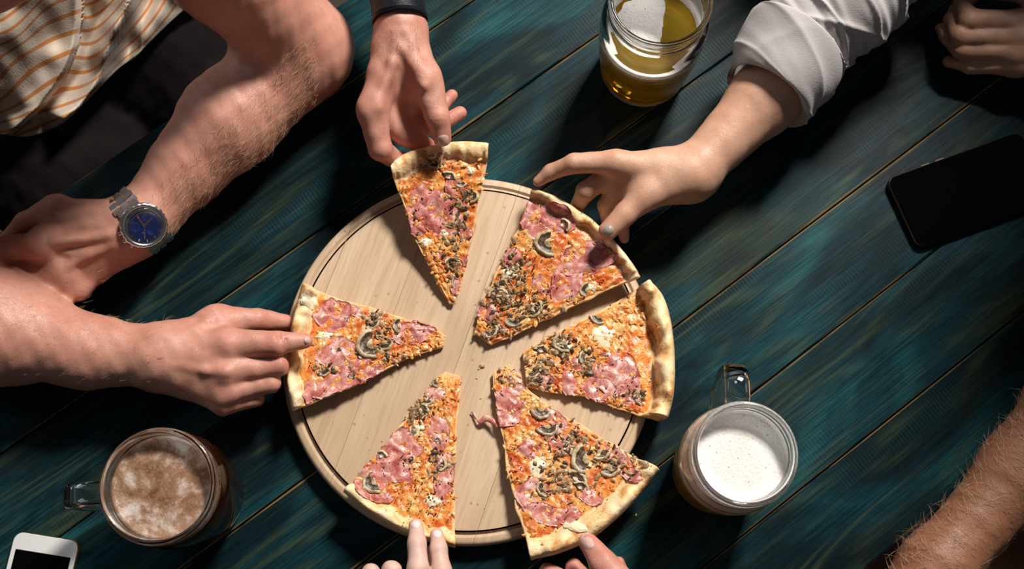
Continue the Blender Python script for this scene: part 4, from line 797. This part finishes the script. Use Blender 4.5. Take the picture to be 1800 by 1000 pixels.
# ---- resting hand, upper right corner
pe = empty('person', tuple(P(1860, 60, 0)), 'person resting a loosely closed hand in shade at the top right corner', 'person')
B = Body(.0014)
B.c((2250, -20, 9, 95), (1960, 50, 4.6, 66), (1870, 72, 3.9, 60), k=.018)
B.c((1870, 68, 4.0, 54), (1798, 38, 4.6, 19)); B.c((1870, 70, 4.0, 54), (1795, 68, 4.6, 19)); B.c((1870, 74, 3.8, 52), (1793, 95, 4.0, 18)); B.c((1870, 80, 3.6, 48), (1790, 116, 3.2, 17)); B.c((1860, 40, 4.6, 36), (1830, -4, 5.0, 22))
B.f((1798, 38, 4.6, 20), (1704, 36, 4.6, 20), (1690, 8, 3.4, 14), (1714, -10, 2.6, 13)); B.f((1795, 67, 4.4, 18.5), (1688, 64, 4.0, 18), (1672, 34, 2.8, 13), (1678, 18, 2.2, 12)); B.f((1793, 94, 4.0, 17.5), (1690, 88, 3.3, 16.5), (1662, 62, 2.2, 12), (1654, 50, 1.8, 10)); B.f((1790, 116, 3.2, 17), (1704, 116, 2.3, 14), (1668, 108, 1.5, 11))
B.f((1832, -4, 5.0, 22), (1770, -16, 5.0, 16), (1736, -14, 4.6, 13))
B.build('body', SK_TAN, pe, kf=.001); B.nail(1664, 108, 170, 7, 7, NAIL, pe)

T = Body(.006)  # unseen torso and shoulders, added off frame to shade the top right corner
def W3(x, y, z): a, b = proj(np.array([x, y, z])); return float(a), float(b), z*100
def wr_(x, y, z, r): a, b, c = W3(x, y, z); return (a, b, c, r*FPX/float(depth(np.array([x, y, z]))))
T.c(wr_(.72, .56, -.30, .14), wr_(.68, .52, .05, .14), wr_(.64, .48, .28, .15), k=.04); T.c(wr_(.37, .53, .34, .08), wr_(.84, .42, .34, .075), k=.05)
o = T.build('shirt', M_LEATHER, pe, lump=.001); o['label'] = 'unseen dark-shirted torso added to cast shade'
B = Body(.004); B.c(wr_(.62, .46, .36, .055), wr_(.60, .44, .46, .055)); B.c(wr_(.595, .435, .54, .085), wr_(.59, .42, .60, .095), k=.03); B.build('unseen_head', SK_TAN, pe)  # out of view as well, added to carry the shade further down the table

# ---- hairy forearm, lower right
pf = empty('person', tuple(P(1790, 1000, -.2)), 'person with a hairy tanned forearm resting on the table edge at lower right', 'person')
B = Body(.0018)
B.c((1990, 560, 6.5, 92), (1900, 690, 5.0, 78), (1796, 824, 3.9, 64), (1645, 1000, 3.5, 58), (1560, 1100, 3.4, 50), (1500, 1180, 3.4, 46), k=.02)
B.c((1480, 1180, -14, 80), (1590, 1010, -14, 66), (1700, 1010, -14, 80), (1900, 1000, -18, 110), k=.02)
B.c((1990, 560, 6.5, 92), (2150, 800, 8, 110), (1900, 1000, -18, 110), k=.02)
B.build('body', SK_DARK, pf); B.hair(pf, HAIR_FAIR, 1500, lambda x, y: (x > 1560) & (y > 690) & (x < 1815) & (y < 1020), (-.55, .75, .35), .013, .00015, 9)
T = Body(.003); T.c((1632, 960, -11.5, 50), (1650, 1100, -11, 75), k=.03); o = T.build('shorts', M_SHORTS, pf, lump=.0015); o['label'] = 'white cloth shorts'

# ---- two pale fingers on the bottom left slice
pg = empty('person', tuple(P(720, 1200, 0)), 'person reaching in from the bottom with two pale fingers on the lower left slice', 'person')
B = Body(.0011)
B.c((700, 1500, 9, 70), (715, 1230, 6.6, 48), k=.015); B.c((715, 1230, 6.6, 46), (735, 1085, 6.6, 21)); B.c((715, 1230, 6.4, 46), (785, 1090, 6.2, 20)); B.c((715, 1230, 6.4, 46), (690, 1090, 6.2, 20)); B.c((712, 1235, 6.0, 44), (645, 1105, 5.8, 18)); B.c((740, 1220, 5.6, 34), (765, 1120, 4.2, 22)); B.c((715, 1200, 5.4, 44), (715, 1120, 5.0, 40))
B.f((735, 1085, 6.6, 22), (735, 1000, 6.7, 19), (733, 955, 6.2, 16), (731, 924, 5.3, 13)); B.f((785, 1088, 6.2, 22), (776, 1005, 6.3, 18), (771, 965, 5.9, 15), (768, 940, 5.1, 12)); B.f((690, 1088, 6.2, 20), (688, 1003, 6.0, 17), (692, 1014, 4.2, 15)); B.f((645, 1102, 5.8, 18), (652, 1008, 5.4, 16), (658, 1018, 3.8, 14)); B.f((765, 1120, 4.2, 22), (755, 1020, 3.0, 15), (752, 972, 2.4, 13))
B.crease((722, 984, 8.2, 1.4), (735, 986, 8.5, 1.4), (748, 984, 8.2, 1.4)); B.crease((722, 979, 8.1, 1.2), (735, 980, 8.4, 1.2), (748, 979, 8.1, 1.2))
B.build('body', SK_PALE, pg, lump=.00025); B.nail(730, 920, 94, 8, 9, NAIL_PALE, pg); B.nail(768, 937, 96, 7, 8, NAIL_PALE, pg)

# ---- thumb and fingers on the bottom right slice
ph_ = empty('person', tuple(P(1120, 1200, 0)), 'person gripping the big lower right slice between thumb and fingers', 'person')
B = Body(.0012)
B.c((1330, 1480, 9, 72), (1190, 1200, 6.4, 48), k=.015); B.c((1190, 1200, 6.8, 44), (1120, 1052, 7.0, 27)); B.c((1188, 1205, 5.0, 44), (1060, 1085, 4.2, 22)); B.c((1190, 1210, 4.4, 44), (1090, 1100, 3.8, 20)); B.c((1195, 1210, 4.0, 40), (1125, 1100, 4.0, 17)); B.c((1160, 1160, 5.6, 40), (1120, 1110, 5.0, 34))
B.f((1118, 1050, 7.0, 27), (1062, 992, 6.7, 24), (1034, 954, 5.9, 18)); B.f((1056, 1082, 4.2, 22), (1020, 1040, 3.2, 20), (962, 1006, 2.6, 17)); B.f((1085, 1092, 3.8, 20), (1050, 1040, 2.6, 18), (1008, 996, 2.3, 15)); B.f((1125, 1095, 3.8, 17), (1105, 1030, 3.8, 14), (1088, 990, 3.6, 12))
B.crease((1045, 995, 7.8, 1.8), (1060, 984, 8.2, 1.8), (1076, 975, 7.8, 1.8)); B.crease((1050, 1000, 7.9, 1.4), (1065, 989, 8.3, 1.4), (1081, 981, 7.9, 1.4))
B.build('body', SK_RED, ph_); B.nail(1032, 951, 112, 14, 11, NAIL, ph_)
